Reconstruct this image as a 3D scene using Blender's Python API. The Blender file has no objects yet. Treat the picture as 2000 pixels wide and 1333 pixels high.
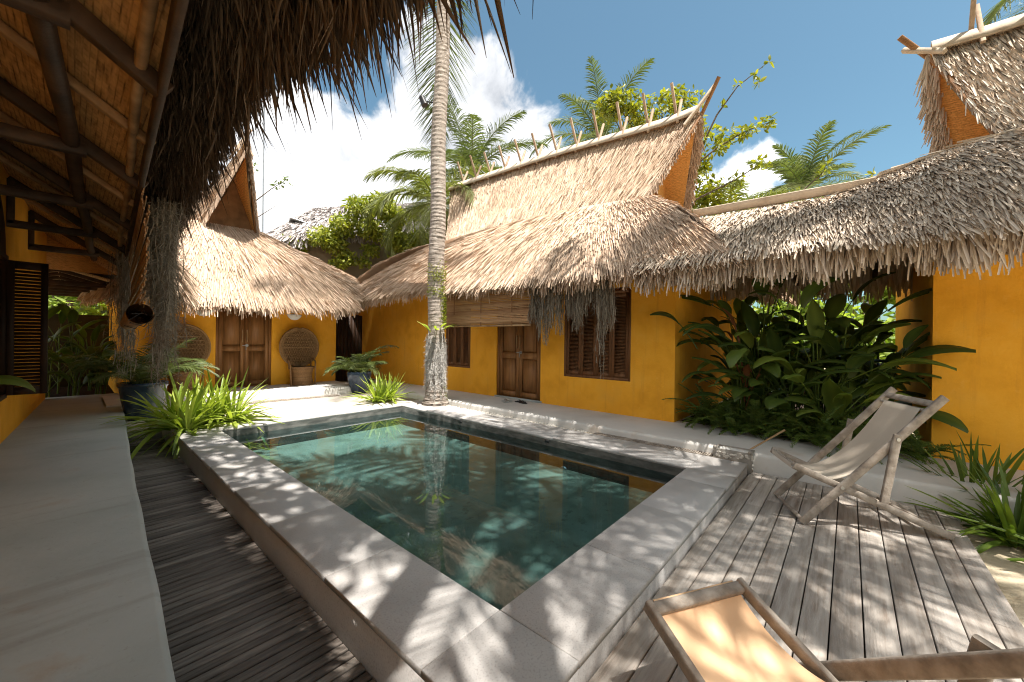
import bpy, math, numpy as np
from mathutils import Matrix, Vector
sc = bpy.context.scene
col = sc.collection
RNG = np.random.default_rng(11)
PI = math.pi
def A(*p): return np.array(p, float)
def nrm(v):
    v = np.asarray(v, float); return v/np.maximum(np.linalg.norm(v, axis=-1, keepdims=True), 1e-9)

# ------------------------------------------------------------------ mesh builder
class MB:
    def __init__(s): s.v=[]; s.f=[]; s.r=[]; s.n=0
    def add(s, V, F, rnd=0.5):
        V=np.asarray(V,float).reshape(-1,3); F=np.asarray(F,int)
        s.v.append(V); s.f.append(F+s.n)
        s.r.append(np.broadcast_to(np.asarray(rnd,float),(len(V),)).copy()); s.n+=len(V); return s
    def hexa(s, P, rnd=0.5):           # 8 corners: bottom 0-3 ccw, top 4-7
        return s.add(P, [[3,2,1,0],[4,5,6,7],[0,1,5,4],[1,2,6,5],[2,3,7,6],[3,0,4,7]], rnd)
    def box(s, a, b, rnd=0.5, ch=0.0):
        x0,y0,z0=a; x1,y1,z1=b
        if ch<=0:
            return s.hexa([(x0,y0,z0),(x1,y0,z0),(x1,y1,z0),(x0,y1,z0),(x0,y0,z1),(x1,y0,z1),(x1,y1,z1),(x0,y1,z1)],rnd)
        c=ch                             # chamfered top edge
        V=[(x0,y0,z0),(x1,y0,z0),(x1,y1,z0),(x0,y1,z0),(x0,y0,z1-c),(x1,y0,z1-c),(x1,y1,z1-c),(x0,y1,z1-c),
           (x0+c,y0+c,z1),(x1-c,y0+c,z1),(x1-c,y1-c,z1),(x0+c,y1-c,z1)]
        F=[[3,2,1,0],[8,9,10,11]]+[[i,(i+1)%4,(i+1)%4+4,i+4] for i in range(4)]+[[i+4,(i+1)%4+4,(i+1)%4+8,i+8] for i in range(4)]
        return s.add(V,F,rnd)
    def bar(s, p, q, w, h, up=(0,0,1), rnd=0.5, ch=0.12):   # chamfered rectangular bar p->q
        p=A(*p); q=A(*q); d=nrm(q-p); u=A(*up); sd=nrm(np.cross(d,u)); u=np.cross(sd,d)
        c=min(w,h)*ch; w2,h2=w/2,h/2
        prof=[(-w2+c,-h2),(w2-c,-h2),(w2,-h2+c),(w2,h2-c),(w2-c,h2),(-w2+c,h2),(-w2,h2-c),(-w2,-h2+c)]
        V=[e+sd*a+u*b for e in (p,q) for a,b in prof]
        s.add(V,[[i,(i+1)%8,(i+1)%8+8,i+8] for i in range(8)],rnd)
        s.add(V[:8],[[0,7,6,1],[1,6,5,2],[2,5,4,3]],rnd)
        return s.add(V[8:],[[1,6,7,0],[2,5,6,1],[3,4,5,2]],rnd)
    def tube(s, P, R, n=8, rnd=0.5, cap=True):
        P=np.asarray(P,float); k=len(P); R=np.broadcast_to(np.asarray(R,float),(k,))
        T=nrm(np.gradient(P,axis=0)); ref=A(0,0,1) if abs(T[0,2])<.9 else A(1,0,0)
        a=nrm(np.cross(T,np.broadcast_to(ref,T.shape))); b=np.cross(T,a)
        th=np.arange(n)*2*PI/n
        V=P[:,None]+R[:,None,None]*(np.cos(th)[None,:,None]*a[:,None]+np.sin(th)[None,:,None]*b[:,None])
        F=[[i*n+j,i*n+(j+1)%n,(i+1)*n+(j+1)%n,(i+1)*n+j] for i in range(k-1) for j in range(n)]
        s.add(V.reshape(-1,3),F,rnd)
        if cap:
            for i,fl in ((0,1),(k-1,0)):
                c=s.n; VV=np.vstack([V[i],P[i]])
                s.add(VV,[[n,(j+1)%n,j] if fl else [n,j,(j+1)%n] for j in range(n)],rnd)
        return s
    def lathe(s, prof, c, n=24, rnd=0.5):
        th=np.arange(n)*2*PI/n; V=[]
        for r,z in prof: V+= [(c[0]+r*math.cos(t),c[1]+r*math.sin(t),c[2]+z) for t in th]
        k=len(prof)
        return s.add(V,[[i*n+j,i*n+(j+1)%n,(i+1)*n+(j+1)%n,(i+1)*n+j] for i in range(k-1) for j in range(n)],rnd)
    def grid(s, G, rnd=0.5):
        G=np.asarray(G,float); a,b=G.shape[:2]
        F=[[i*b+j,i*b+j+1,(i+1)*b+j+1,(i+1)*b+j] for i in range(a-1) for j in range(b-1)]
        return s.add(G.reshape(-1,3),F,np.asarray(rnd).ravel() if np.ndim(rnd) else rnd)
    def poly(s, P, rnd=0.5):
        P=np.asarray(P,float)
        return s.add(P,[list(range(len(P)))],rnd) if len(P)<=4 else s.add(np.vstack([P,P.mean(0)]),[[len(P),i,(i+1)%len(P)] for i in range(len(P))],rnd)
    def prism(s, P, off, rnd=0.5):       # planar polygon extruded by off
        P=np.asarray(P,float); n=len(P); off=A(*off)
        s.poly(P,rnd); s.poly(P[::-1]+off,rnd)
        return s.add(np.vstack([P,P+off]),[[i,(i+1)%n,(i+1)%n+n,i+n] for i in range(n)],rnd)
    def strips(s, B, D, S, W, bend=None, prof=(1,1,1), fold=0.0, rnd=None):
        B=np.asarray(B,float); n=len(B)
        if n==0: return s
        D=np.asarray(D,float); S=nrm(S); W=np.broadcast_to(np.asarray(W,float),(n,))
        k=len(prof); t=np.linspace(0,1,k); prof=np.asarray(prof,float)
        C=B[:,None]+D[:,None]*t[None,:,None]
        if bend is not None: C=C+np.asarray(bend)[:,None]*(t**2)[None,:,None]
        hw=(W[:,None]*prof[None])[:,:,None]*.5
        L=C-S[:,None]*hw; R=C+S[:,None]*hw
        r=RNG.random(n) if rnd is None else np.broadcast_to(rnd,(n,))
        if fold==0:
            V=np.stack([L,R],2); m=2
            base=[[2*i,2*i+1,2*i+3,2*i+2] for i in range(k-1)]
        else:
            N=nrm(np.cross(S,D)); M=C+N[:,None]*hw*2*fold
            V=np.stack([L,M,R],2); m=3
            base=[[3*i+j,3*i+j+1,3*i+j+4,3*i+j+3] for i in range(k-1) for j in (0,1)]
        base=np.array(base); F=(base[None]+(np.arange(n)*k*m)[:,None,None]).reshape(-1,4)
        return s.add(V.reshape(-1,3),F,np.repeat(r,k*m))
    def build(s, name, mat, parent=None, smooth=False, loc=None):
        V=np.vstack(s.v); off=A(0,0,0)
        if parent is not None: off=ORG[parent.name]
        elif loc is not None: off=A(*loc)
        V=V-off
        me=bpy.data.meshes.new(name)
        nf=sum(len(f) for f in s.f); tot=np.concatenate([np.full(len(f),f.shape[1]) for f in s.f]); li=np.concatenate([f.ravel() for f in s.f])
        me.vertices.add(len(V)); me.vertices.foreach_set('co',V.astype(np.float32).ravel())
        me.loops.add(len(li)); me.loops.foreach_set('vertex_index',li.astype(np.int32))
        me.polygons.add(nf); st=np.concatenate([[0],np.cumsum(tot)[:-1]])
        me.polygons.foreach_set('loop_start',st.astype(np.int32)); me.polygons.foreach_set('loop_total',tot.astype(np.int32))
        if smooth: me.polygons.foreach_set('use_smooth',np.ones(nf,bool))
        at=me.attributes.new('rnd','FLOAT','POINT'); at.data.foreach_set('value',np.concatenate(s.r).astype(np.float32))
        me.update(calc_edges=True); me.validate()
        if mat: me.materials.append(mat)
        o=bpy.data.objects.new(name,me); col.objects.link(o)
        if parent is not None: o.parent=parent; ORG[o.name]=off
        else: o.location=off; ORG[o.name]=off
        return o
ORG={}
def tag(o, label=None, cat=None, group=None, kind=None):
    if label: o['label']=label
    if cat: o['category']=cat
    if group: o['group']=group
    if kind: o['kind']=kind
    return o
def thing(name, label, cat, loc=(0,0,0), rz=0, group=None):
    o=bpy.data.objects.new(name,None); col.objects.link(o); o.empty_display_size=.1
    o.location=loc; o.rotation_euler=(0,0,rz)
    ORG[o.name]=A(*loc) if rz==0 else A(0,0,0)
    return tag(o,label,cat,group)
def struct(name, mb, m): return tag(mb.build(name,m),kind='structure')
def dup(o, loc, rz=0, scale=1, label=None, parent=None):
    c=o.copy(); col.objects.link(c); c.location=loc; c.rotation_euler=(0,0,rz); c.scale=(scale,)*3
    if label: c['label']=label
    for ch in list(o.children):
        d=ch.copy(); col.objects.link(d); d.parent=c
        for g in ch.children:
            e=g.copy(); col.objects.link(e); e.parent=d
    return c

# ------------------------------------------------------------------ materials
MATS={}
class NT:
    def __init__(s,nt): s.nt=nt; s.x=0
    def n(s,t,**k):
        nd=s.nt.nodes.new(t); s.x+=40; nd.location=(s.x,0)
        for a,b in k.items(): setattr(nd,a,b)
        return nd
    def l(s,a,b): s.nt.links.new(a,b)
    def math(s,op,a,b=None,c=None,clamp=False):
        nd=s.n('ShaderNodeMath',operation=op,use_clamp=clamp)
        for i,x in enumerate((a,b,c)):
            if x is None: continue
            if isinstance(x,(int,float)): nd.inputs[i].default_value=x
            else: s.l(x,nd.inputs[i])
        return nd.outputs[0]
    def noise(s,vec,scale,detail=4,rough=.55,dist=0):
        nd=s.n('ShaderNodeTexNoise'); nd.inputs['Scale'].default_value=scale; nd.inputs['Detail'].default_value=detail
        nd.inputs['Roughness'].default_value=rough; nd.inputs['Distortion'].default_value=dist
        if vec is not None: s.l(vec,nd.inputs['Vector'])
        return nd.outputs['Fac']
    def coord(s,scale=(1,1,1),rot=(0,0,0),src='Object'):
        tc=s.n('ShaderNodeTexCoord'); mp=s.n('ShaderNodeMapping'); s.l(tc.outputs[src],mp.inputs[0])
        mp.inputs['Scale'].default_value=scale; mp.inputs['Rotation'].default_value=rot
        return mp.outputs[0]
    def ramp(s,f,stops):
        nd=s.n('ShaderNodeValToRGB'); e=nd.color_ramp.elements
        while len(e)<len(stops): e.new(.5)
        for x,(p,c) in zip(e,stops): x.position=p; x.color=(*c,1) if len(c)==3 else c
        s.l(f,nd.inputs[0]); return nd.outputs[0]
    def mix(s,f,a,b,mode='MIX'):
        nd=s.n('ShaderNodeMix',data_type='RGBA',blend_type=mode)
        for i,x in ((0,f),(6,a),(7,b)):
            if isinstance(x,(int,float)): nd.inputs[i].default_value=x
            elif isinstance(x,tuple): nd.inputs[i].default_value=(*x,1)
            else: s.l(x,nd.inputs[i])
        return nd.outputs[2]
def newmat(name):
    m=bpy.data.materials.new(name); m.use_nodes=True; m.node_tree.nodes.clear(); MATS[name]=m
    t=NT(m.node_tree); out=t.n('ShaderNodeOutputMaterial'); p=t.n('ShaderNodeBsdfPrincipled'); t.l(p.outputs[0],out.inputs[0])
    return m,t,p,out
def surf(name, stops, scale=3, rough=.8, stretch=(1,1,1), detail=6, rndmix=.0, bump=.2, bscale=None, spots=None, spec=.3, metal=0, drange=(.3,.7), streak=None):
    """noise-toned surface; rnd attribute shifts the tone piece by piece"""
    m,t,p,out=newmat(name); v=t.coord(stretch)
    f=t.noise(v,scale,detail)
    f=t.math('MULTIPLY_ADD',f,1/(drange[1]-drange[0]),-drange[0]/(drange[1]-drange[0]),clamp=True)
    if rndmix>0:
        at=t.n('ShaderNodeAttribute',attribute_name='rnd')
        f=t.math('ADD',t.math('MULTIPLY',f,1-rndmix),t.math('MULTIPLY',at.outputs['Fac'],rndmix))
    n=len(stops); c=t.ramp(f,[(i/(n-1) if n>1 else 0,s) for i,s in enumerate(stops)])
    if spots:
        g=t.noise(v,spots[0],5,.6); g=t.ramp(g,[(spots[1],(0,0,0)),(spots[1]+spots[3],(1,1,1))])
        c=t.mix(t.math('MULTIPLY',g,spots[4]),c,spots[2])
    for st in streak or ():                # further stain layers with their own stretch
        g=t.noise(t.coord(st[0]),st[1],6,.62); g=t.ramp(g,[(st[2],(0,0,0)),(st[2]+st[4],(1,1,1))]); c=t.mix(t.math('MULTIPLY',g,st[5]),c,st[3])
    t.l(c,p.inputs['Base Color']); p.inputs['Roughness'].default_value=rough; p.inputs['Specular IOR Level'].default_value=spec; p.inputs['Metallic'].default_value=metal
    if bump:
        b=t.n('ShaderNodeBump'); b.inputs['Strength'].default_value=bump; b.inputs['Distance'].default_value=.02
        t.l(t.noise(v,bscale or scale*6,8,.65),b.inputs['Height']); t.l(b.outputs[0],p.inputs['Normal'])
    return m
def leafm(name, c0, c1, trans=.35, rough=.45, tc=None):
    m,t,p,out=newmat(name); at=t.n('ShaderNodeAttribute',attribute_name='rnd')
    v=t.coord(); f=t.math('ADD',t.math('MULTIPLY',at.outputs['Fac'],.75),t.math('MULTIPLY',t.noise(v,2.5,3),.3))
    c=t.ramp(f,[(.1,c0),(.95,c1)]); t.l(c,p.inputs['Base Color']); p.inputs['Roughness'].default_value=rough; p.inputs['Specular IOR Level'].default_value=.35
    tr=t.n('ShaderNodeBsdfTranslucent')
    cc=t.mix(1.0,c,tc or (1.25,1.35,.5),'MULTIPLY'); t.l(cc,tr.inputs[0])
    mx=t.n('ShaderNodeMixShader'); mx.inputs[0].default_value=trans; t.l(p.outputs[0],mx.inputs[1]); t.l(tr.outputs[0],mx.inputs[2]); t.l(mx.outputs[0],out.inputs[0])
    return m
def woven(name, c0, c1, ax, scale, bw=.5, rh=.25):
    """basket-weave split bamboo: alternating blocks of fine slats; ax picks the two object axes"""
    m,t,p,out=newmat(name); tc=t.n('ShaderNodeTexCoord'); sx=t.n('ShaderNodeSeparateXYZ'); t.l(tc.outputs['Object'],sx.inputs[0])
    cb=t.n('ShaderNodeCombineXYZ'); t.l(sx.outputs[ax[0]],cb.inputs[0]); t.l(sx.outputs[ax[1]],cb.inputs[1])
    br=t.n('ShaderNodeTexBrick'); t.l(cb.outputs[0],br.inputs['Vector']); br.inputs['Scale'].default_value=scale
    br.inputs['Color1'].default_value=(*c0,1); br.inputs['Color2'].default_value=(*c1,1); br.inputs['Mortar'].default_value=(*[x*.35 for x in c0],1)
    br.inputs['Mortar Size'].default_value=.018; br.inputs['Brick Width'].default_value=bw; br.inputs['Row Height'].default_value=rh; br.offset=.5; br.inputs['Bias'].default_value=.1
    mp=t.n('ShaderNodeMapping'); t.l(cb.outputs[0],mp.inputs[0]); mp.inputs['Scale'].default_value=(1,8,1)
    f=t.noise(mp.outputs[0],scale*.9,5,.6); big=t.noise(cb.outputs[0],1.3,3)
    c=t.mix(t.ramp(f,[(.35,(0,0,0)),(.7,(1,1,1))]),br.outputs[0],tuple(x*1.35 for x in c1)); c=t.mix(t.math('MULTIPLY',big,.5),c,tuple(x*.5 for x in c0))
    t.l(c,p.inputs['Base Color']); p.inputs['Roughness'].default_value=.7; p.inputs['Specular IOR Level'].default_value=.3
    b=t.n('ShaderNodeBump'); b.inputs['Strength'].default_value=.5; b.inputs['Distance'].default_value=.01; t.l(f,b.inputs['Height']); t.l(b.outputs[0],p.inputs['Normal'])
    return m
M={}
M['stucco']=surf('yellow_stucco',[(.75,.335,.018),(.86,.40,.028),(.90,.455,.048)],scale=2.6,rough=.85,bump=.35,bscale=38,spots=(1.3,.52,(.60,.225,.012),.22,.5),drange=(.3,.7),detail=9,streak=[((6,6,.45),1.6,.56,(.56,.24,.03),.2,.4),((1,1,1),14,.60,(.88,.46,.09),.12,.35),((.6,.6,.6),1.1,.56,(.9,.45,.07),.2,.35)])
M['thatch']=surf('straw_thatch',[(.40,.285,.195),(.58,.43,.31),(.69,.54,.415)],scale=5,rough=.85,rndmix=.75,bump=.15,bscale=90,spots=(.8,.56,(.34,.22,.12),.15,.35))
M['thatch_grey']=surf('weathered_thatch',[(.46,.365,.275),(.60,.495,.39),(.70,.60,.495)],scale=5,rough=.85,rndmix=.8,bump=.15,bscale=90)
M['thatch_dark']=surf('dark_leaf_thatch',[(.055,.037,.024),(.13,.09,.058),(.24,.168,.115)],scale=6,rough=.7,rndmix=.8,bump=.15,bscale=90)  # leaf thatch in a darker brown than the straw roofs
M['thatch_far']=surf('silver_thatch',[(.22,.2,.19),(.42,.38,.36),(.55,.5,.48)],scale=5,rough=.9,rndmix=.8,bump=.1)
M['conc']=surf('pale_plaster_floor',[(.305,.335,.315),(.40,.43,.41),(.475,.50,.475)],scale=1.1,rough=.75,bump=.18,bscale=20,spots=(2.2,.62,(.36,.26,.17),.12,.5),streak=[((.4,3,3),1.3,.57,(.27,.26,.23),.1,.45),((1,1,1),30,.62,(.25,.23,.2),.1,.4)],drange=(.25,.75))
M['path']=surf('pale_plaster_path',[(.46,.445,.41),(.57,.55,.51),(.65,.62,.575)],scale=1.1,rough=.75,bump=.18,bscale=20,spots=(2.2,.6,(.42,.32,.22),.14,.5),drange=(.25,.75))
M['patio']=surf('sandy_stone_paving',[(.43,.375,.31),(.54,.48,.41),(.61,.55,.475)],scale=2.0,rough=.85,bump=.3,bscale=30,spots=(5,.6,(.4,.32,.24),.15,.4))
M['coping']=surf('grey_stone_coping',[(.355,.335,.315),(.435,.412,.39),(.495,.47,.445)],scale=3,rough=.62,rndmix=.15,bump=.12,bscale=160,spots=(95,.52,(.25,.235,.215),.14,.6),drange=(.2,.8),streak=[((1,1,1),1.7,.58,(.40,.36,.31),.14,.35),((1,1,1),160,.6,(.62,.6,.57),.1,.5)])
M['sand']=surf('sand',[(.40,.33,.22),(.55,.46,.32),(.62,.53,.39)],scale=3,rough=.95,bump=.6,bscale=25,spots=(9,.6,(.28,.22,.14),.1,.6))
M['gravel']=surf('pebble_edging',[(.30,.24,.17),(.5,.43,.33),(.66,.6,.5)],scale=40,rough=.9,bump=1.0,bscale=40)
M['deckw']=surf('weathered_deck_wood',[(.21,.17,.135),(.385,.34,.295),(.54,.49,.435)],scale=2.2,rough=.75,stretch=(1.2,13,6),rndmix=.25,bump=.35,bscale=9,spots=(1.6,.57,(.15,.10,.065),.16,.7),drange=(.25,.75))
M['slatw']=surf('boardwalk_wood',[(.055,.045,.037),(.15,.125,.105),(.30,.26,.22)],scale=3,rough=.7,stretch=(2,18,6),rndmix=.5,bump=.35,bscale=9)
M['chairw']=surf('grey_teak',[(.15,.12,.095),(.29,.245,.20),(.42,.37,.315)],scale=14,rough=.7,rndmix=.2,bump=.3,bscale=60,spots=(5,.58,(.2,.14,.09),.14,.5))
M['darkw']=surf('dark_beam_wood',[(.02,.012,.008),(.05,.028,.016),(.085,.048,.026)],scale=6,rough=.6,stretch=(1,1,1),rndmix=.2,bump=.2)
M['bamboo']=surf('bamboo_pole',[(.16,.095,.045),(.33,.2,.095),(.45,.3,.16)],scale=6,rough=.5,bump=.2)
M['doorw']=surf('teak_door_wood',[(.17,.075,.024),(.27,.122,.04),(.35,.17,.06)],scale=2.5,rough=.5,stretch=(9,9,.7),rndmix=.2,bump=.15,bscale=12)
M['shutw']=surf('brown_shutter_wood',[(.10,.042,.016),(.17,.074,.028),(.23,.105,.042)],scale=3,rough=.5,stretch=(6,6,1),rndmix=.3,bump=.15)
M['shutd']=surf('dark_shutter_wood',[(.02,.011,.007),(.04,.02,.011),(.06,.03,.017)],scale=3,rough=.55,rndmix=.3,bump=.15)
M['ridgew']=surf('pale_ridge_timber',[(.36,.27,.19),(.5,.4,.3),(.6,.5,.39)],scale=6,rough=.8,rndmix=.3,bump=.2)
M['stickw']=surf('peg_timber',[(.27,.175,.11),(.40,.285,.195),(.52,.40,.29)],scale=6,rough=.8,rndmix=.3,bump=.2)
M['brownw']=surf('brown_gable_timber',[(.13,.06,.024),(.24,.115,.045),(.33,.17,.07)],scale=5,rough=.7,rndmix=.3,bump=.2)
M['weavY']=woven('woven_ceiling_mat',(.24,.125,.042),(.56,.34,.14),(1,0),6.5,.34,.16)
M['weavXZ']=woven('woven_gable_mat',(.55,.26,.06),(.78,.42,.13),(0,2),15)
M['weavYs']=woven('woven_soffit_mat',(.55,.26,.06),(.78,.42,.13),(1,0),15)
M['canvas']=surf('beige_canvas',[(.47,.40,.32),(.54,.465,.375)],scale=3,rough=.9,bump=.12,bscale=300)
M['peach']=surf('peach_canvas',[(.74,.47,.27),(.80,.53,.32)],scale=3,rough=.9,bump=.1,bscale=300)
M['cane']=surf('pale_cane',[(.17,.09,.034),(.29,.165,.068),(.38,.235,.105)],scale=40,rough=.5,rndmix=.4,bump=.2)
M['rattan']=surf('brown_rattan',[(.13,.065,.024),(.22,.115,.045),(.31,.18,.08)],scale=40,rough=.55,rndmix=.4,bump=.3)
M['pot']=surf('navy_glaze',[(.012,.022,.045),(.03,.05,.085),(.07,.1,.14)],scale=5,rough=.22,bump=.08,spec=.5)
M['soil']=surf('dark_soil',[(.02,.014,.01),(.05,.035,.025)],scale=15,rough=1,bump=.5)
M['black']=surf('black_metal',[(.01,.01,.01),(.025,.025,.025)],rough=.4,bump=0)
M['steel']=surf('grey_steel',[(.3,.3,.3),(.45,.45,.45)],rough=.35,bump=0,metal=.8)
M['white']=surf('white_shade',[(.68,.65,.6),(.78,.75,.7)],scale=8,rough=.6,bump=.1)
M['rubber']=surf('dark_rubber',[(.015,.015,.015),(.04,.038,.035)],rough=.7,bump=0)
M['trunk']=surf('palm_bark',[(.19,.15,.12),(.36,.30,.25),(.53,.465,.40)],scale=2.4,rough=.9,stretch=(3,3,7),rndmix=.45,bump=.8,bscale=14,spots=(4.5,.59,(.1,.07,.045),.08,.8))
M['bark']=surf('dark_bark',[(.06,.045,.03),(.14,.105,.075)],scale=8,rough=.9,bump=.5)
M['moss']=surf('spanish_moss',[(.15,.125,.09),(.25,.215,.165),(.37,.325,.265)],scale=10,rough=.95,rndmix=.8,bump=0)
M['tilland']=surf('silver_tillandsia',[(.34,.31,.28),(.52,.49,.45),(.68,.65,.60)],scale=10,rough=.95,rndmix=.8,bump=0)
M['pebble']=surf('pebble',[(.45,.42,.36),(.6,.56,.5)],scale=20,rough=.6,rndmix=.6,bump=.1)
M['cementd']=surf('grey_cement',[(.22,.2,.17),(.33,.3,.26)],scale=10,rough=.9,bump=.4)
M['shadewall']=surf('shade_toned_wall',[(.05,.05,.035),(.09,.085,.06)],scale=4,rough=.9,bump=.3)  # tree shade over the garden wall is put into this dark base colour
M['graywall']=surf('grey_beige_render',[(.22,.19,.14),(.30,.255,.19)],scale=2,rough=.9,bump=.3)
M['blindm']=surf('bamboo_blind_slats',[(.23,.115,.05),(.37,.21,.10),(.48,.30,.155)],scale=3,rough=.65,stretch=(1,1,30),rndmix=.45,bump=.3)
M['poolwall']=surf('pool_wall_tile',[(.05,.052,.047),(.10,.10,.09),(.17,.165,.15)],scale=6,rough=.5,bump=.1,stretch=(1,1,3))
M['poolfloor']=surf('pool_floor_render',[(.036,.078,.098),(.064,.12,.147),(.09,.152,.185)],scale=1.3,rough=.7,bump=0)
M['palm']=leafm('palm_leaf',(.045,.07,.024),(.16,.19,.06),.3)
M['palmy']=leafm('sunburnt_palm_leaf',(.08,.1,.025),(.24,.25,.08),.35)
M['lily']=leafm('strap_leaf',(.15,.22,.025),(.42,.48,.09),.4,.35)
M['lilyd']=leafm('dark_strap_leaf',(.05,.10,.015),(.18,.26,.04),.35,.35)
M['banana']=leafm('banana_leaf',(.03,.06,.014),(.11,.16,.03),.35,.4)
M['banana2']=leafm('bright_banana_leaf',(.06,.11,.02),(.22,.28,.05),.45,.4)
M['fern']=leafm('fern_leaf',(.06,.10,.02),(.16,.23,.045),.35)
M['tree']=leafm('yellow_green_leaf',(.10,.13,.015),(.36,.34,.035),.4)
M['treed']=leafm('garden_leaf',(.05,.09,.018),(.22,.27,.05),.4)
M['ivy']=leafm('creeper_leaf',(.12,.16,.02),(.40,.40,.06),.4)
M['litleaf']=leafm('garden_shrub_leaf',(.10,.17,.03),(.42,.5,.1),.4)
M['redleaf']=leafm('reddish_leaf',(.10,.035,.015),(.25,.1,.035),.3,tc=(1.2,.8,.5))
# still water: fresnel reflection over a clear tinted body
m,t,p,out=newmat('pool_water'); t.nt.nodes.remove(p)
gl=t.n('ShaderNodeBsdfGlossy'); gl.inputs['Roughness'].default_value=.0; gl.inputs['Color'].default_value=(1,1,1,1)
tr=t.n('ShaderNodeBsdfTransparent'); tr.inputs[0].default_value=(.35,.54,.605,1)
fr=t.n('ShaderNodeFresnel'); fr.inputs['IOR'].default_value=1.45
b=t.n('ShaderNodeBump'); b.inputs['Strength'].default_value=.014; b.inputs['Distance'].default_value=.03
t.l(t.noise(t.coord(),2.2,3,.5),b.inputs['Height']); t.l(b.outputs[0],gl.inputs['Normal']); t.l(b.outputs[0],fr.inputs['Normal'])
mx=t.n('ShaderNodeMixShader'); t.l(fr.outputs[0],mx.inputs[0]); t.l(tr.outputs[0],mx.inputs[1]); t.l(gl.outputs[0],mx.inputs[2]); t.l(mx.outputs[0],out.inputs[0])
M['water']=m
# ------------------------------------------------------------------ camera, sun, sky
YAW=math.radians(48.8); ROLL=.0125; CAMP=A(0,0,1.40)
FW=A(math.sin(YAW),math.cos(YAW),0); R0=A(math.cos(YAW),-math.sin(YAW),0); U0=A(0,0,1)
RR=math.cos(ROLL)*R0+math.sin(ROLL)*U0; UU=-math.sin(ROLL)*R0+math.cos(ROLL)*U0
cd=bpy.data.cameras.new('camera'); cam=bpy.data.objects.new('camera',cd); col.objects.link(cam)
cam.matrix_world=Matrix(((RR[0],UU[0],-FW[0],CAMP[0]),(RR[1],UU[1],-FW[1],CAMP[1]),(RR[2],UU[2],-FW[2],CAMP[2]),(0,0,0,1)))
cd.sensor_width=36; cd.lens=36*752/2000; cd.shift_y=-.00085; cd.clip_start=.05; cd.clip_end=3000
sc.camera=cam
SUN=nrm(A(-.035,-.36,.93)); EL=math.asin(SUN[2])
ld=bpy.data.lights.new('sun','SUN'); ld.energy=3.5; ld.angle=math.radians(.55); ld.color=(1,.955,.89)
lo=bpy.data.objects.new('sun',ld); col.objects.link(lo); lo.rotation_euler=Vector(-SUN).to_track_quat('-Z','Y').to_euler(); lo.location=(0,-8,20)
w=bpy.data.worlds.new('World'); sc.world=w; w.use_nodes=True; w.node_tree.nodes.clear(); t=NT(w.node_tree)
sky=t.n('ShaderNodeTexSky',sky_type='NISHITA',sun_disc=False); sky.sun_elevation=EL; sky.sun_rotation=math.atan2(SUN[0],SUN[1])
sky.air_density=1.0; sky.dust_density=1.6; sky.ozone_density=1.0; sky.altitude=0
tc=t.n('ShaderNodeTexCoord'); d=tc.outputs['Generated']
# cumulus banks, those behind the camera and overhead added to lift the fill light: centres as sky directions (azimuth from +Y towards +X, elevation, angular radius), degrees
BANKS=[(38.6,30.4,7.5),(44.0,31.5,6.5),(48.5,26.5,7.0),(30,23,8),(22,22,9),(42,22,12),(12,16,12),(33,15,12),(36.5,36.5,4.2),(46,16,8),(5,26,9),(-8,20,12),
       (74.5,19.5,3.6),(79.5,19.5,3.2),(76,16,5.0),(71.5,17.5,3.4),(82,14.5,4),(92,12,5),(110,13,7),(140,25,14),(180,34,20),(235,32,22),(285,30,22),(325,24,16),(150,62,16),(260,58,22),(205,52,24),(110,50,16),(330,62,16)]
nz=t.n('ShaderNodeVectorMath',operation='NORMALIZE'); t.l(d,nz.inputs[0])
n1=t.noise(nz.outputs[0],7.0,9,.58,.25); n2=t.noise(nz.outputs[0],2.6,4,.5)
best=None
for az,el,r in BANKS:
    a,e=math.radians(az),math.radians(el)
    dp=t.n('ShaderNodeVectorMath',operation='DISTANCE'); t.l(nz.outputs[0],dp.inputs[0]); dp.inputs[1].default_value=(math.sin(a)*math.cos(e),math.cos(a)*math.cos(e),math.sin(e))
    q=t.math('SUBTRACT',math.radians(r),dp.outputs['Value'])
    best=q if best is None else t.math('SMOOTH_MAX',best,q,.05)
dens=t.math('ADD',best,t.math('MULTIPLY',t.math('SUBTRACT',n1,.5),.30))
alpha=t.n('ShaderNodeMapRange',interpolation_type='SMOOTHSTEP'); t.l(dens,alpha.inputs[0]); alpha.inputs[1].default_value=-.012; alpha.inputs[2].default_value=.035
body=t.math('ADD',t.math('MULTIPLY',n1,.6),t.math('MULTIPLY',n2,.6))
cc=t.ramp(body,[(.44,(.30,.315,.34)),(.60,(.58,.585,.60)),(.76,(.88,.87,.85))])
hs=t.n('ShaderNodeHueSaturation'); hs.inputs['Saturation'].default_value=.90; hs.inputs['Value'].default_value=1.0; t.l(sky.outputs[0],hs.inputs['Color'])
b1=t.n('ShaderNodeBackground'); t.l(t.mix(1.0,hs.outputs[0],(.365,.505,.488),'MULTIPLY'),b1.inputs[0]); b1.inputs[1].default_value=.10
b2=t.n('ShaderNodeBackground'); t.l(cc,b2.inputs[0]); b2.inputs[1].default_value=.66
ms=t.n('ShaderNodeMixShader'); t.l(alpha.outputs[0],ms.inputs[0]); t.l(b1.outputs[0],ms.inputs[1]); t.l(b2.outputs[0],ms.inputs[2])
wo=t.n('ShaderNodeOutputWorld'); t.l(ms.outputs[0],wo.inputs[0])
sc.view_settings.view_transform='Standard'; sc.view_settings.look='None'; sc.view_settings.exposure=1.8; sc.view_settings.gamma=1
sc.cycles.use_denoising=True; sc.cycles.filter_width=1.1; sc.cycles.max_bounces=10; sc.cycles.diffuse_bounces=5; sc.cycles.transparent_max_bounces=16; sc.cycles.sample_clamp_indirect=6

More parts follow.
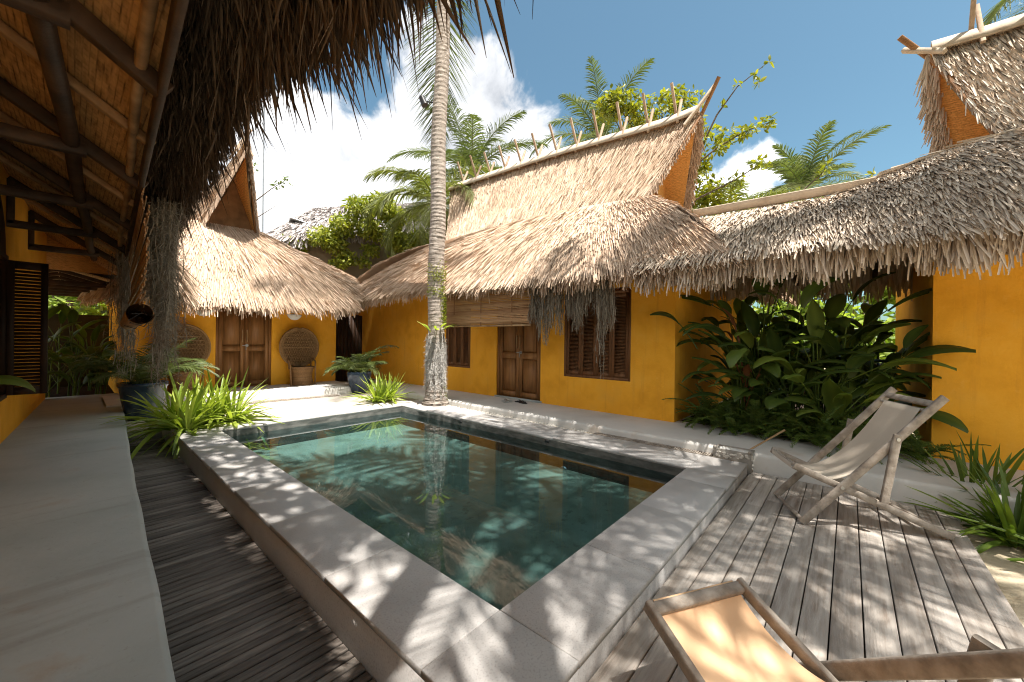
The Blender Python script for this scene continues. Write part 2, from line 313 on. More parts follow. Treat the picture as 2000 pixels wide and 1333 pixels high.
# ------------------------------------------------------------------ ground, paving, decks
def LX(y): return .159+.0433*y                       # line under the near house's eave
S=MB().grid([[(x,y,-.40) for y in (-80,-30,0,30,120)] for x in (-80,-20,0,20,120)])
struct('ground',S,M['sand'])
# sheet of sand on the deck's near side, and of earth in the planting bed
G=MB(); xs=np.linspace(1.0,6.6,40); ys=np.linspace(-4.5,-.765,30)
G.grid([[(x,y,-.21+.02*math.sin(3*x+2*y)+.015*math.sin(7*y-4*x)) for y in ys] for x in xs]); struct('sand',G,M['sand'])
struct('bed_soil',MB().box((6.3,-.72,-.3),(16,2.1,.09)),M['soil'])
struct('garden_soil',MB().box((-3,11.9,-.3),(.66,24,.05)),M['soil'])
# raised plaster walkway of the near house, edge wavering slightly
G=MB(); ys=np.linspace(-1.5,11.9,90); ed=[LX(y)+.02+.006*math.sin(.9*y)+.003*math.sin(5*y+1) for y in ys]
G.grid([[(LX(y)-1.15,y,.15),(e-.03,y,.15),(e-.008,y,.14),(e,y,.118),(e,y,-.4)] for y,e in zip(ys,ed)],RNG.random()); struct('walkway',G,M['conc'])
# boardwalk
G=MB(); y=.2
while y<8.45:
    p=.062+.005*RNG.random(); z=-.262+.006*RNG.random()
    G.box((LX(y)+.03+.004*RNG.random(),y,z-.02),(.985,y+p-.013,z),RNG.random(),.003); y+=p
struct('boardwalk',G,M['slatw'])
struct('boardwalk_base',MB().box((.2,.2,-.35),(1.1,8.5,-.30)),M['soil'])
# deck of wide planks
G=MB(); y=.862
xe=[0]
while y>-.72:
    p=min(.128+.012*RNG.random(),y+.735); x=1.0; r0=RNG.random()
    cuts=[1.0,1.0+RNG.uniform(2.2,4.2),5.30 if y>.6 else 5.32]
    for a,b in zip(cuts[:-1],cuts[1:]):
        z=-.12+.003*RNG.random()
        G.box((a+.002,y-p+.007,z-.03),(b-.002,y,z),.6*r0+.4*RNG.random(),.004)
    y-=p
struct('deck',G,M['deckw']); struct('deck_base',MB().box((1.0,-.70,-.36),(5.28,.86,-.165)),M['soil'])
# house walkway on the far side of the pool, and the porch
G=MB(); ys=np.linspace(-4.5,11.2,80); ed=[5.315+.015*math.sin(1.1*y)+.008*math.sin(4*y) for y in ys]
G.grid([[(e,y,-.3),(e,y,.06),(e+.012,y,.09),(e+.04,y,.10),(6.62,y,.10)] for y,e in zip(ys,ed)]); struct('path',G,M['path'])
G=MB(); xs=np.linspace(.4,4.95,40); ed=[9.55-.05*(x-2.5)+.012*math.sin(3*x) for x in xs]
G.grid([[(x,11.2,.18),(x,e+.04,.18),(x,e+.01,.165),(x,e,.13),(x,e,-.3)] for x,e in zip(xs,ed)]); struct('porch',G,M['path'])
struct('patio',MB().box((.985,7.455,-.3),(5.30,10.2,-.004)).box((.45,8.46,-.3),(.984,10.2,-.004)),M['patio'])
# pebbled edging between coping and walkway, slotted drain grates
G=MB()
for i in range(900):
    x=5.19+.12*RNG.random(); y=2.9+7.0*RNG.random()**.8; r=.012+.014*RNG.random()
    a=np.linspace(0,2*PI,7)[:-1]
    G.add([(x+r*math.cos(q),y+r*math.sin(q),-.02) for q in a]+[(x+r*.6*math.cos(q),y+r*.6*math.sin(q),-.02+r*.8) for q in a]+[(x,y,-.02+r*.95)],
          [[j,(j+1)%6,(j+1)%6+6,j+6] for j in range(6)],RNG.random()); G.add(np.array(G.v[-1][6:]),[[j,(j+1)%6,6] for j in range(6)],RNG.random())
tag(G.build('gravel',M['pebble']),kind='stuff')
struct('gutter_bed',MB().box((5.182,.9,-.3),(5.32,9.6,-.02)),M['gravel'])
def grate(label,p0,p1,n,w):
    g=MB(); p0,p1=A(*p0),A(*p1); sd=nrm(np.cross(p1-p0,A(0,0,1)))*w/2
    for k in range(n):
        c=p0+(p1-p0)*(k+.5)/n; g.bar(c-sd,c+sd,.016,.014,rnd=RNG.random())
    for s_ in (-1,1): g.bar(p0+sd*s_,p1+sd*s_,.012,.016)
    return tag(g.build('drain_grate',M['chairw'],loc=p0),label,'drain grate','slotted drain grates')
grate('long wooden drain grate between the pool coping and the house walkway',(5.25,.95,.0),(5.25,2.9,.0),70,.12)
grate('wooden drain grate at the foot of the porch with the peacock chairs',(1.9,9.50,.012),(4.3,9.36,.012),80,.16)

# ------------------------------------------------------------------ pool
pool=thing('swimming_pool','rectangular swimming pool with grey stone coping and dark tiled walls','swimming pool',(3,4.2,0))
X0,X1,Y0,Y1=1.475,4.572,1.354,7.085
G=MB()
def slabs(x0,y0,x1,y1,ax,cuts):
    for a,b in zip(cuts[:-1],cuts[1:]):
        r=RNG.random()
        if ax=='y': G.box((x0,a+.0015,-.035),(x1,b-.0015,.0),r,.004)
        else: G.box((a+.0015,y0,-.035),(b-.0015,y1,.0),r,.004)
slabs(.985,0,X0-.001,0,'y',[.875,1.352,2.3,3.25,4.2,5.15,6.1,7.06,7.452])
slabs(0,.875,0,Y0-.002,'x',[X0+.001,2.35,3.25,4.15,4.57,5.178])
slabs(X1+.001,0,5.178,0,'y',[Y0,2.2,3.2,4.2,5.2,6.2,7.08,7.452])
slabs(0,Y1+.001,0,7.452,'x',[X0+.001,2.3,3.2,4.1,X1-.001])
G.build('coping',M['coping'],pool)
G=MB(); T_=.012
# curb faces under the slabs, outer sides (tall faces seen over boardwalk and deck)
G.box((.987,.877,-.38),(X0-.01,7.45,-.0365),.35); G.box((X0-.01,.877,-.38),(5.176,Y0-.01,-.0365),.35); G.box((X1+.01,Y0-.01,-.38),(5.176,7.44,-.0365),.35); G.box((X0-.01,Y1+.01,-.38),(X1+.01,7.44,-.0375),.35)
G.build('curb',M['coping'],pool)
G=MB(); zb=-.78
G.add([(X0,Y0,-.036),(X1,Y0,-.036),(X1,Y1,-.036),(X0,Y1,-.036),(X0,Y0,zb),(X1,Y0,zb),(X1,Y1,zb),(X0,Y1,zb)],[[i,(i+1)%4,(i+1)%4+4,i+4] for i in range(4)],.5)
G.build('basin_wall',M['poolwall'],pool)
G=MB(); G.grid([[(x,y,zb) for y in np.linspace(Y0,Y1,9)] for x in np.linspace(X0,X1,7)]); G.build('basin_floor',M['poolfloor'],pool)
for yy in (5.2,3.3):
    G=MB(); G.box((X1-.012,yy-.035,-.085),(X1-.001,yy+.035,-.045)); G.build('overflow_slot',M['black'],pool)
G=MB(); G.lathe([(0,.0),(.05,.0),(.06,-.01),(.06,-.03)],(0,0,0),16); V=G.v[0]; G.v[0]=np.stack([X1-.002-(.03+V[:,2]),3.0+V[:,0],-.42+V[:,1]],1); G.build('pool_light',M['steel'],pool,True)
struct('water',MB().grid([[(x,y,-.13) for x in np.linspace(X0+.002,X1-.002,8)] for y in np.linspace(Y0+.002,Y1-.002,12)]),M['water'])
# ------------------------------------------------------------------ thatch
def poly_at(P,u):
    P=np.asarray(P,float); L=np.concatenate([[0],np.cumsum(np.linalg.norm(np.diff(P,axis=0),axis=1))]); L/=L[-1]
    return np.stack([np.interp(u,L,P[:,i]) for i in range(3)],-1)
class Roof:
    """sheet of thatch between a top and a bottom polyline; bulge>0 swells it outward half way down"""
    def __init__(s,T,E,bulge=0.0): s.T,s.E,s.b=A(*T),A(*E),bulge
    def P(s,u,v):
        a,b=poly_at(s.T,u),poly_at(s.E,u); p=a+(b-a)*v[...,None]
        n=nrm(np.cross(poly_at(s.E,np.minimum(u+.01,1))-poly_at(s.E,np.maximum(u-.01,0)),b-a)); n=np.where(n[...,2:]<0,-n,n)
        return p+n*(s.b*np.sin(PI*v))[...,None]
    def frame(s,u,v):
        e=.01; p=s.P(u,v); dv=nrm(s.P(u,np.minimum(v+e,1))-s.P(u,np.maximum(v-e,0))); du=nrm(s.P(np.minimum(u+e,1),v)-s.P(np.maximum(u-e,0),v))
        n=nrm(np.cross(du,dv)); n=np.where(n[...,2:]<0,-n,n); return p,dv,du,n
    def thatch(s,mb,row=.085,sp=.026,L=.34,W=.034,v0=0,v1=1,tilt=.16,jit=.12,fold=.35,curl=.05):
        u=np.linspace(0,1,21); ln=np.linalg.norm(s.P(u,np.full(21,1.))-s.P(u,np.full(21,0.)),axis=1).mean()
        for v in np.arange(v0,v1,row/ln):
            q=s.P(u,np.full(21,v)); w=np.linalg.norm(np.diff(q,axis=0),axis=1).sum(); n=int(w/sp)
            if n<2: continue
            uu=np.clip((np.arange(n)+RNG.uniform(-.5,.5,n)+.5)/n,0,1); vv=np.clip(v+RNG.uniform(-.6,.6,n)*row/ln,0,1)
            p,dv,du,nn=s.frame(uu,vv); a=RNG.normal(0,jit,n)[:,None]; k=RNG.uniform(.6,1.15,n)[:,None]
            tl=RNG.uniform(.3,1.5,n)[:,None]*tilt
            D=nrm(dv+du*a+nn*tl)*L*k; sd=nrm(np.cross(nn,D)+nn*RNG.normal(0,.35,n)[:,None])
            mb.strips(p+nn*.01,D,sd,W*RNG.uniform(.6,1.2,n),bend=-nn*RNG.uniform(0,1.6,n)[:,None]*curl,prof=(1,1,.75),fold=fold)
    def fringe(s,mb,L=.36,W=.034,sp=.016,layers=4,back=.10,drop=.75,fold=.35,jit=.10,var=.35,curl=.0,u0=0,u1=1):
        u=np.linspace(0,1,21); w=np.linalg.norm(np.diff(s.P(u,np.full(21,1.)),axis=0),axis=1).sum()*(u1-u0); n=int(w/sp)
        ln=np.linalg.norm(s.P(u,np.full(21,1.))-s.P(u,np.full(21,0.)),axis=1).mean()
        for k in range(layers):
            uu=u0+(u1-u0)*np.clip((np.arange(n)+RNG.uniform(-.5,.5,n)+.5)/n,0,1); vv=np.clip(1-back*k/ln*RNG.uniform(.6,1.4,n),0,1)
            p,dv,du,nn=s.frame(uu,vv); dr=drop*RNG.uniform(.75,1.1,n)[:,None]
            clump=(.5+.5*np.sin(uu*w*9+np.sin(uu*w*3.7)*2))*.25+.85
            D=nrm(dv*(1-dr)+A(0,0,-1)*dr+du*RNG.normal(0,jit,n)[:,None]+nn*.10*RNG.random((n,1)))*(L*clump*RNG.uniform(1-var,1+var,n))[:,None]
            sd=nrm(du+nn*RNG.normal(0,.45,n)[:,None])
            mb.strips(p-nn*.03*k+nn*.05*RNG.random((n,1)),D,sd,W*RNG.uniform(.6,1.25,n),bend=nn*RNG.normal(0,.05,n)[:,None]-dv*RNG.random((n,1))*curl,prof=(1,1,.6),fold=fold)
    def base(s,mb,th=.06,nu=24,nv=8,rnd=.15):
        u,v=np.meshgrid(np.linspace(0,1,nu),np.linspace(0,1,nv)); p,dv,du,n=s.frame(u.ravel(),v.ravel())
        mb.grid((p-n*.005).reshape(nv,nu,3),rnd); mb.grid((p-n*th).reshape(nv,nu,3)[::-1],rnd)
    def soffit(s,mb,th=.075,nu=16,nv=4):
        u,v=np.meshgrid(np.linspace(.0,1,nu),np.linspace(.02,1,nv)); p,dv,du,n=s.frame(u.ravel(),v.ravel()); mb.grid((p-n*th).reshape(nv,nu,3)[::-1],.5)
def rake(mb,P,Q,out,n,L=.3,W=.034,layers=2):
    """hanging leaf ends along a sloping gable edge P->Q"""
    P,Q=A(*P),A(*Q)
    for k in range(layers):
        t_=RNG.random((n,1)); p=P+(Q-P)*t_; d=nrm(Q-P)
        D=nrm(A(*out)*RNG.uniform(.0,.5,(n,1))+A(0,0,-1)*RNG.uniform(.5,1.1,(n,1))+d*.5)*L*RNG.uniform(.6,1.3,(n,1))
        mb.strips(p-A(*out)*.05*k,D,np.broadcast_to(nrm(A(*out)+.4*d),(n,3))+RNG.normal(0,.3,(n,3)),W*RNG.uniform(.6,1.2,n),prof=(1,1,.6),fold=.35)

# ------------------------------------------------------------------ doors and shutters (local x = along wall, y = out of wall)
def frame_xf(o,ux,uo):                    # returns f(a,out,z) -> world
    o,ux,uo=A(*o),A(*ux),A(*uo)
    return lambda a,b,z: o+ux*a+uo*b+A(0,0,z)
def pbox(mb,f,a0,a1,b0,b1,z0,z1,rnd=.5):
    return mb.hexa([f(a0,b0,z0),f(a1,b0,z0),f(a1,b1,z0),f(a0,b1,z0),f(a0,b0,z1),f(a1,b0,z1),f(a1,b1,z1),f(a0,b1,z1)],rnd)
def double_door(parent,f,wd,ht,mat):
    g=MB(); fr=.05
    for a in (0,wd-fr): pbox(g,f,a,a+fr,-.03,.035,0,ht)
    pbox(g,f,fr,wd-fr,-.03,.035,ht-fr,ht); pbox(g,f,fr,wd-fr,-.05,-.045,0,ht-fr,.1)
    d=g.build('door',mat,parent)
    lw=(wd-2*fr)/2
    for k in (0,1):
        a0=fr+k*lw+.003; a1=a0+lw-.006; g=MB(); st=.085
        pbox(g,f,a0,a0+st,-.02,.018,.01,ht-fr,.3); pbox(g,f,a1-st,a1,-.02,.018,.01,ht-fr,.7)
        for z0,z1 in ((.01,.13),(.86,1.0),(ht-fr-.1,ht-fr)): pbox(g,f,a0+st,a1-st,-.02,.017,z0,z1,RNG.random())
        for z0,z1 in ((.13,.86),(1.0,ht-fr-.1)):
            pbox(g,f,a0+st,a1-st,-.02,-.012,z0,z1,RNG.random())
            pbox(g,f,a0+st+.035,a1-st-.035,-.012,.006,z0+.035,z1-.035,RNG.random())
        g.build('door_leaf',mat,d)
        g=MB(); a=a1-.045 if k==0 else a0+.045
        g.tube([f(a,.05,1.08),f(a,.05,1.38)],.012,8)
        for z in (1.11,1.35): g.tube([f(a,.015,z),f(a,.05,z)],.009,6)
        g.build('handle',M['bamboo'],d,True)
    g=MB(); g.tube([f(wd/2+.05,.017,1.0),f(wd/2+.05,.03,1.0)],.035,12); g.tube([f(wd/2+.05,.03,1.0),f(wd/2+.05,.06,1.0)],.011,8); g.tube([f(wd/2+.05,.055,1.0),f(wd/2-.05,.055,1.0)],.010,8)
    g.tube([f(wd/2+.03,.03,.985),f(wd/2+.03,.045,.90),f(wd/2+.05,.045,.90)],.008,6); g.build('lock',M['steel'],d,True)
    return d
def shutters(parent,f,wd,ht,n,mat,hinge=True):
    g=MB(); fr=.05
    for a in (0,wd-fr): pbox(g,f,a,a+fr,-.03,.03,0,ht)
    pbox(g,f,fr,wd-fr,-.03,.03,0,fr); pbox(g,f,fr,wd-fr,-.03,.03,ht-fr,ht); pbox(g,f,fr,wd-fr,-.06,-.05,fr,ht-fr,.0)
    wn=g.build('window',mat,parent)
    lw=(wd-2*fr)/n
    for k in range(n):
        a0=fr+k*lw+.002; a1=a0+lw-.004; st=.05; g=MB()
        pbox(g,f,a0,a0+st,-.02,.016,fr,ht-fr,.5); pbox(g,f,a1-st,a1,-.02,.016,fr,ht-fr,.6)
        for z0,z1 in ((fr,fr+.07),(ht-fr-.07,ht-fr)): pbox(g,f,a0+st,a1-st,-.02,.015,z0,z1,.4)
        z=fr+.07
        while z<ht-fr-.08:
            g.hexa([f(a0+st,-.02,z+.018),f(a1-st,-.02,z+.018),f(a1-st,.010,z),f(a0+st,.010,z),f(a0+st,-.02,z+.024),f(a1-st,-.02,z+.024),f(a1-st,.010,z+.006),f(a0+st,.010,z+.006)],RNG.random()); z+=.026
        g.build('shutter',mat,wn)
    return wn

# ------------------------------------------------------------------ right-hand house (door and window wall facing the pool)
WX=6.43
rh=thing('thatched_house','yellow house with long straw roof and crossed ridge sticks, behind the palm trunk','house',(8.6,6,.1))
def wall_with_holes(mb,f,length,zt,holes,th=.25,zb=0.0):
    """rectangle wall 0..length, opening boxes (a0,a1,z0,z1), split to rectangles with reveals"""
    cuts=sorted({0,length,*[h[0] for h in holes],*[h[1] for h in holes]})
    for a0,a1 in zip(cuts[:-1],cuts[1:]):
        hs=[h for h in holes if h[0]<=a0+1e-6 and h[1]>=a1-1e-6]
        segs=[(zb,zt)]
        if hs: segs=[(zb,hs[0][2]),(hs[0][3],zt)]
        for z0,z1 in segs:
            if z1>z0+1e-4: mb.add([f(a0,0,z0),f(a1,0,z0),f(a1,0,z1),f(a0,0,z1)],[[0,1,2,3]],.5)
    for a0,a1,z0,z1 in holes:
        for q in ([(a0,z0),(a1,z0)],[(a1,z0),(a1,z1)],[(a1,z1),(a0,z1)],[(a0,z1),(a0,z0)]):
            (p,r),(p2,r2)=q; mb.add([f(p,0,r),f(p2,0,r2),f(p2,-th,r2),f(p,-th,r)],[[0,1,2,3]],.5)
fW=frame_xf((WX,13.2,.10),(0,-1,0),(-1,0,0))     # a = 13.2-y
DO=(7.10,8.37,.02,2.12); W1=(8.95,10.33,.60,2.27); W2=(5.28,6.22,.60,2.10)
g=MB(); wall_with_holes(g,fW,11.08,2.95,[DO,W1,W2])
g.add([(WX,2.12,.1),(11,2.12,.1),(11,2.12,3.05),(WX,2.12,3.05)],[[0,1,2,3]]); g.add([(WX,13.2,.1),(11,13.2,.1),(11,13.2,3.05),(WX,13.2,3.05)],[[0,1,2,3]]); g.add([(11,2.12,.1),(11,13.2,.1),(11,13.2,3.05),(11,2.12,3.05)],[[0,1,2,3]])
g.build('wall',M['stucco'],rh)
g=MB(); pbox(g,fW,7.06,8.41,-.05,.012,-.01,.035); g.build('door_sill',M['conc'],rh)
f=frame_xf((WX+.07,13.2-DO[0],.13),(0,-1,0),(-1,0,0)); double_door(rh,f,DO[1]-DO[0],2.09,M['doorw'])
f=frame_xf((WX+.03,13.2-W1[0],.70),(0,-1,0),(-1,0,0)); w1=shutters(rh,f,W1[1]-W1[0],1.62,4,M['shutw'])
g=MB(); g2=f; wd=W1[1]-W1[0]
for k in range(15): pbox(g,f,.05+k*(wd-.1)/14-.008,.05+k*(wd-.1)/14+.008,-.01,.01,1.62,1.95)
for k in range(5): pbox(g,f,.03,wd-.03,-.008,.012,1.66+k*.065,1.675+k*.065)
g.build('lattice',M['shutw'],w1)
f=frame_xf((WX+.03,13.2-W2[0],.70),(0,-1,0),(-1,0,0)); shutters(rh,f,W2[1]-W2[0],1.5,3,M['shutw'])
RT=[(8.6,10.45,6.60),(8.6,7.6,6.50),(8.6,5.8,6.42),(8.6,4.3,6.30),(8.6,3.1,6.21),(8.6,2.4,6.24)]
RE=[(7.42,9.25,4.28),(7.45,6.5,4.35),(7.45,5,4.32),(7.45,3.1,4.18)]
up=Roof(RT,RE,-.06); upb=Roof(RT,[(17.2-x,y,z) for x,y,z in RE],-.06)
g=MB(); up.base(g); up.thatch(g,row=.07,sp=.016,L=.36,W=.019,tilt=.09,jit=.09); up.fringe(g,L=.2,layers=2,drop=.5); upb.base(g); upb.thatch(g,row=.16,sp=.06,L=.35,W=.07)
rake(g,(8.6,2.38,6.22),(7.45,3.08,4.2),(0,-1,0),260,L=.20); rake(g,(8.6,2.38,6.22),(9.75,3.08,4.2),(0,-1,0),420,L=.34,layers=3)
g.build('upper_roof',M['thatch'],rh)
ET=[(7.35,9.5,4.36),(7.42,6.5,4.42),(7.42,5,4.4),(7.42,2.95,4.26)]
EE=[(5.5,12.6,2.44),(5.5,11.2,2.5),(5.5,9.6,2.70),(5.5,7.6,2.78),(5.5,6.3,2.68),(5.5,3.7,2.62),(5.5,1.2,2.60)]
sk=Roof(ET,EE,.10); hr=Roof([(7.42,2.95,4.26),(9.9,2.95,4.3)],[(5.5,1.2,2.60),(11.8,1.2,2.6)],.10); hl=Roof([(9.9,9.5,4.36),(7.35,9.5,4.36)],[(11.8,12.6,2.5),(5.5,12.6,2.5)],.40); skb=Roof([(9.8,2.95,4.26),(9.8,9.5,4.36)],[(11.8,1.2,2.6),(11.8,12,2.44)],.1)
g=MB(); sk.base(g); sk.thatch(g,row=.065,sp=.014,L=.44,W=.019,tilt=.09,jit=.08); sk.fringe(g,L=.36,W=.021,layers=7,sp=.010,drop=.7)
hr.base(g); hr.thatch(g,row=.07,sp=.016,L=.42,W=.02,tilt=.10,jit=.09); hl.base(g); hl.thatch(g,row=.07,sp=.018,L=.42,W=.021,tilt=.1); hl.fringe(g,L=.3,layers=3); skb.base(g); skb.thatch(g,row=.2,sp=.07,W=.08)
g.build('skirt_roof',M['thatch'],rh)
g=MB(); up.soffit(g); upb.soffit(g); g.build('soffit',M['weavYs'],rh)
g=MB(); g.poly([(7.5,3.3,4.15),(9.7,3.3,4.15),(8.6,3.3,6.08)]); g.build('gable_panel',M['weavXZ'],rh)
for s_ in (-1,1):
    g=MB(); g.bar((8.6+s_*.02,2.42,6.1),(8.6+s_*1.1,3.12,4.15),.05,.14,up=(0,-1,.2)); g.build('barge_board',M['brownw'],rh)
g=MB(); g.bar((8.6,3.28,4.2),(8.6,3.26,6.0),.05,.05,up=(0,1,0)); g.build('king_post',M['brownw'],rh)
def ridge_boards(parent,RT,y0,y1,drop,n=14,wd=.2):
    P=poly_at(RT,np.linspace(0,1,200)); 
    for s_ in (-1,1):
        g=MB(); ys=np.linspace(y0,y1,n); z=np.interp(ys,P[::-1,1] if P[0,1]>P[-1,1] else P[:,1],P[::-1,2] if P[0,1]>P[-1,1] else P[:,2])
        x=RT[0][0]; a=.56 
        top=[(x+s_*.015,q,w_+.11) for q,w_ in zip(ys,z)]; bot=[(x+s_*(.015+wd*a),q,w_+.11-wd*.86) for q,w_ in zip(ys,z)]
        off=A(s_*.024,0,.012)
        g.grid([[A(*p_),A(*q_),A(*q_)+off,A(*p_)+off,A(*p_)] for p_,q_ in zip(top,bot)],RNG.random())
        for e in (0,-1):
            g.add([A(*top[e]),A(*bot[e]),A(*bot[e])+off,A(*top[e])+off],[[0,1,2,3]])
        g.build('ridge_board',M['ridgew'],parent)
def ridge_sticks(parent,x,ys,zf,mat,up_=.62,dn=.30):
    for y in ys:
        z=zf(y); j=RNG.normal(0,.02,4)
        for s_,dy,h in ((-1,-.05,up_*.66),(1,.03,up_*1.05)):
            d=nrm(A(-s_*.42+j[0]*.5,.03+j[1],.9)); c=A(x+s_*.03,y+dy,z+.13); g=MB()
            g.bar(c-d*dn,c+d*(h+j[2]),.048,.052,up=(0,1,0),rnd=RNG.random()); g.build('ridge_stick',M['stickw'],parent)
ridge_boards(rh,RT,2.42,10.4,.1,14,.25)
zf=lambda y: float(np.interp(y,[2.4,3.1,4.3,5.8,7.6,10.45],[6.24,6.21,6.30,6.42,6.5,6.6]))
ridge_sticks(rh,8.6,[2.85+.63*k for k in range(12)],zf,M['ridgew'])
for s_ in (-1,1):
    g=MB(); g.bar((8.6+s_*.26,2.62,5.9),(8.6-s_*.06,2.06-.04*s_,6.74+.02*s_),.05,.08,up=(1,0,0)); g.build('gable_horn',M['brownw' if s_>0 else 'ridgew'],rh)

# ------------------------------------------------------------------ low roof over the planted passage
lr=thing('passage_roof','low grey thatched roof with ridge board over the dark planting','roof',(7,.7,2.6))
LT=[(7.0,2.3,3.52),(7.0,-.6,3.46)]; LE=[(5.48,2.35,2.56),(5.46,-.9,2.56)]
a_=Roof(LT,LE,.05); b_=Roof([(7.0,-.6,3.46),(7.0,2.3,3.52)],[(8.6,-.9,2.55),(8.6,2.35,2.55)],.03)
g=MB(); a_.base(g); a_.thatch(g,row=.06,sp=.014,L=.40,W=.020,tilt=.12,jit=.10,curl=.05,fold=.45); a_.fringe(g,L=.38,W=.024,layers=8,sp=.011,drop=.85,jit=.11,fold=.5)
b_.base(g); b_.thatch(g,row=.12,sp=.05,W=.06); b_.fringe(g,L=.36,layers=3,sp=.02,drop=.9); g.build('thatch',M['thatch_grey'],lr)
g=MB(); g.bar((6.965,2.02,3.60),(6.965,-.25,3.55),.03,.12,up=(-.5,0,1)); g.bar((7.04,2.02,3.60),(7.04,-.25,3.55),.03,.12,up=(.5,0,1)); g.build('ridge_board',M['ridgew'],lr)
for y in (1.7,.7,-.3):
    g=MB(); g.bar((5.6,y,2.5),(7.0,y,3.38),.06,.08); g.bar((8.5,y,2.46),(7.0,y,3.38),.06,.08); g.bar((5.9,y,2.62),(8.2,y,2.62),.06,.09,rnd=.2); g.build('rafter',M['darkw'],lr)

# ------------------------------------------------------------------ house at the right edge
sh=thing('corner_house','yellow house wall beside the dark planting, with silvery upper thatch and prow','house',(8.6,-3,.1))
g=MB(); SX=6.58
g.add([(SX,-.73,.1),(SX,-6,.1),(SX,-6,3.0),(SX,-.73,3.0)],[[0,1,2,3]]); g.add([(SX,-.73,.1),(11.4,-.73,.1),(11.4,-.73,3.0),(SX,-.73,3.0)],[[3,2,1,0]])
g.build('wall',M['stucco'],sh)
ST=[(8.6,-.88,5.90),(8.6,-1.3,5.86),(8.6,-2.2,5.84),(8.6,-6,5.9)]; SE=[(7.42,-1.35,3.95),(7.4,-6,3.95)]
su=Roof(ST,SE,-.05); sb=Roof(ST,[(17.2-x,y,z) for x,y,z in SE],-.05)
g=MB(); su.base(g); su.thatch(g,row=.065,sp=.017,L=.32,W=.024,tilt=.15,jit=.10,fold=.45); su.fringe(g,L=.22,layers=3,drop=.6); sb.base(g); sb.thatch(g,row=.16,sp=.06,W=.07)
rake(g,(8.6,-.86,5.86),(9.8,-1.33,3.95),(0,1,0),420,L=.40,layers=3)
g.build('upper_roof',M['thatch_grey'],sh)
k1=Roof([(7.0,.2,3.46),(7.25,-.9,3.86),(7.42,-1.6,4.0),(7.42,-6,4.0)],[(5.47,.1,2.57),(5.46,-1.0,2.58),(5.45,-2,2.6),(5.45,-6,2.6)],.06)
k2=Roof([(9.8,-1.6,4.0),(7.42,-1.6,4.0),(7.3,-1.3,3.92)],[(9.0,.15,3.2),(7.4,.15,3.42),(7.0,.2,3.46)],.05)
g=MB(); k1.base(g); k1.thatch(g,row=.06,sp=.014,L=.40,W=.021,tilt=.12,jit=.10,curl=.05,fold=.45); k1.fringe(g,L=.38,W=.025,layers=8,sp=.011,drop=.85,jit=.11,u0=.1,fold=.5); k2.base(g); k2.thatch(g,row=.09,sp=.03)
g.build('skirt_roof',M['thatch_grey'],sh)
g=MB(); su.soffit(g); sb.soffit(g); g.build('soffit',M['weavYs'],sh)
g=MB(); g.poly([(7.5,-1.6,3.9),(9.7,-1.6,3.9),(8.6,-1.6,5.75)]); g.build('gable_panel',M['weavXZ'],sh)
for s_ in (-1,1):
    g=MB(); g.bar((8.6+s_*.02,-.95,5.76),(8.6+s_*1.12,-1.42,3.92),.05,.13,up=(0,1,.2)); g.build('barge_board',M['brownw'],sh)
ridge_boards(sh,ST,-6,-.9,.1,10,.24)
zf2=lambda y: float(np.interp(-y,[.88,1.3,2.2,6],[5.9,5.86,5.84,5.9]))
ridge_sticks(sh,8.6,[-1.33,-1.95,-2.6],zf2,M['ridgew'],.75,.34)
for s_ in (-1,1):
    g=MB(); g.bar((8.6+s_*.2,-1.02,5.72),(8.6-s_*.12,-.58+.03*s_,6.16+.05*s_),.06,.07,up=(1,0,0)); g.build('gable_horn',M['ridgew' if s_<0 else 'brownw'],sh)

# ------------------------------------------------------------------ back house with porch doors
bh=thing('porch_house','yellow house with teak double door behind the porch, thatched with a steep gable','house',(2.8,12.5,.1))
BY=11.05; fB=frame_xf((.66,BY,.18),(1,0,0),(0,-1,0)); DB=(1.53,2.68,.0,2.12)
g=MB(); wall_with_holes(g,fB,4.31,2.95,[DB],zb=-.1)
fB2=frame_xf((.66,17.0,.0),(0,-1,0),(-1,0,0)); wall_with_holes(g,fB2,17-BY,3.4,[(2.4,2.75,1.0,2.35)])
g.add([(4.97,BY,.0),(4.97,16,.0),(4.97,16,3.1),(4.97,BY,3.1)],[[0,1,2,3]]); g.build('wall',M['stucco'],bh)
f=frame_xf((.66+DB[0],BY+.06,.19),(1,0,0),(0,-1,0)); double_door(bh,f,DB[1]-DB[0],2.09,M['doorw'])
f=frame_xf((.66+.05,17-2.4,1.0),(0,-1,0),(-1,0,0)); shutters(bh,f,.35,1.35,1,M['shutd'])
BA=[(2.52,9.95,5.72),(2.51,10.6,5.62),(2.5,12,5.56),(2.5,15,5.6)]
bl=Roof(BA,[(1.93,11.15,4.0),(1.35,15,4.0)],-.04); brr=Roof(BA,[(3.03,11.1,4.0),(3.65,15,4.0)],-.04)
g=MB(); bl.base(g); bl.thatch(g,row=.08,sp=.026,L=.28); brr.base(g); brr.thatch(g,row=.1,sp=.03)
rake(g,(2.52,9.93,5.70),(1.93,11.1,4.0),(0,-1,0),380,L=.22,layers=3); rake(g,(2.52,9.93,5.70),(3.03,11.05,4.0),(0,-1,0),380,L=.24,layers=3)
g.build('upper_roof',M['thatch'],bh)
bs=Roof([(1.7,11.25,4.05),(3.15,11.2,4.05)],[(.75,9.72,2.30),(2.4,9.7,2.28),(4.75,9.72,2.36)],.12); br=Roof([(3.15,11.2,4.05),(3.5,14.5,4.05)],[(4.75,9.72,2.36),(5.1,10.5,3.0),(5.6,12.0,3.45),(6.1,14.5,3.5)],.12); blh=Roof([(1.4,14.5,4.05),(1.7,11.25,4.05)],[(.2,14.5,2.5),(.75,9.72,2.3)],.1)
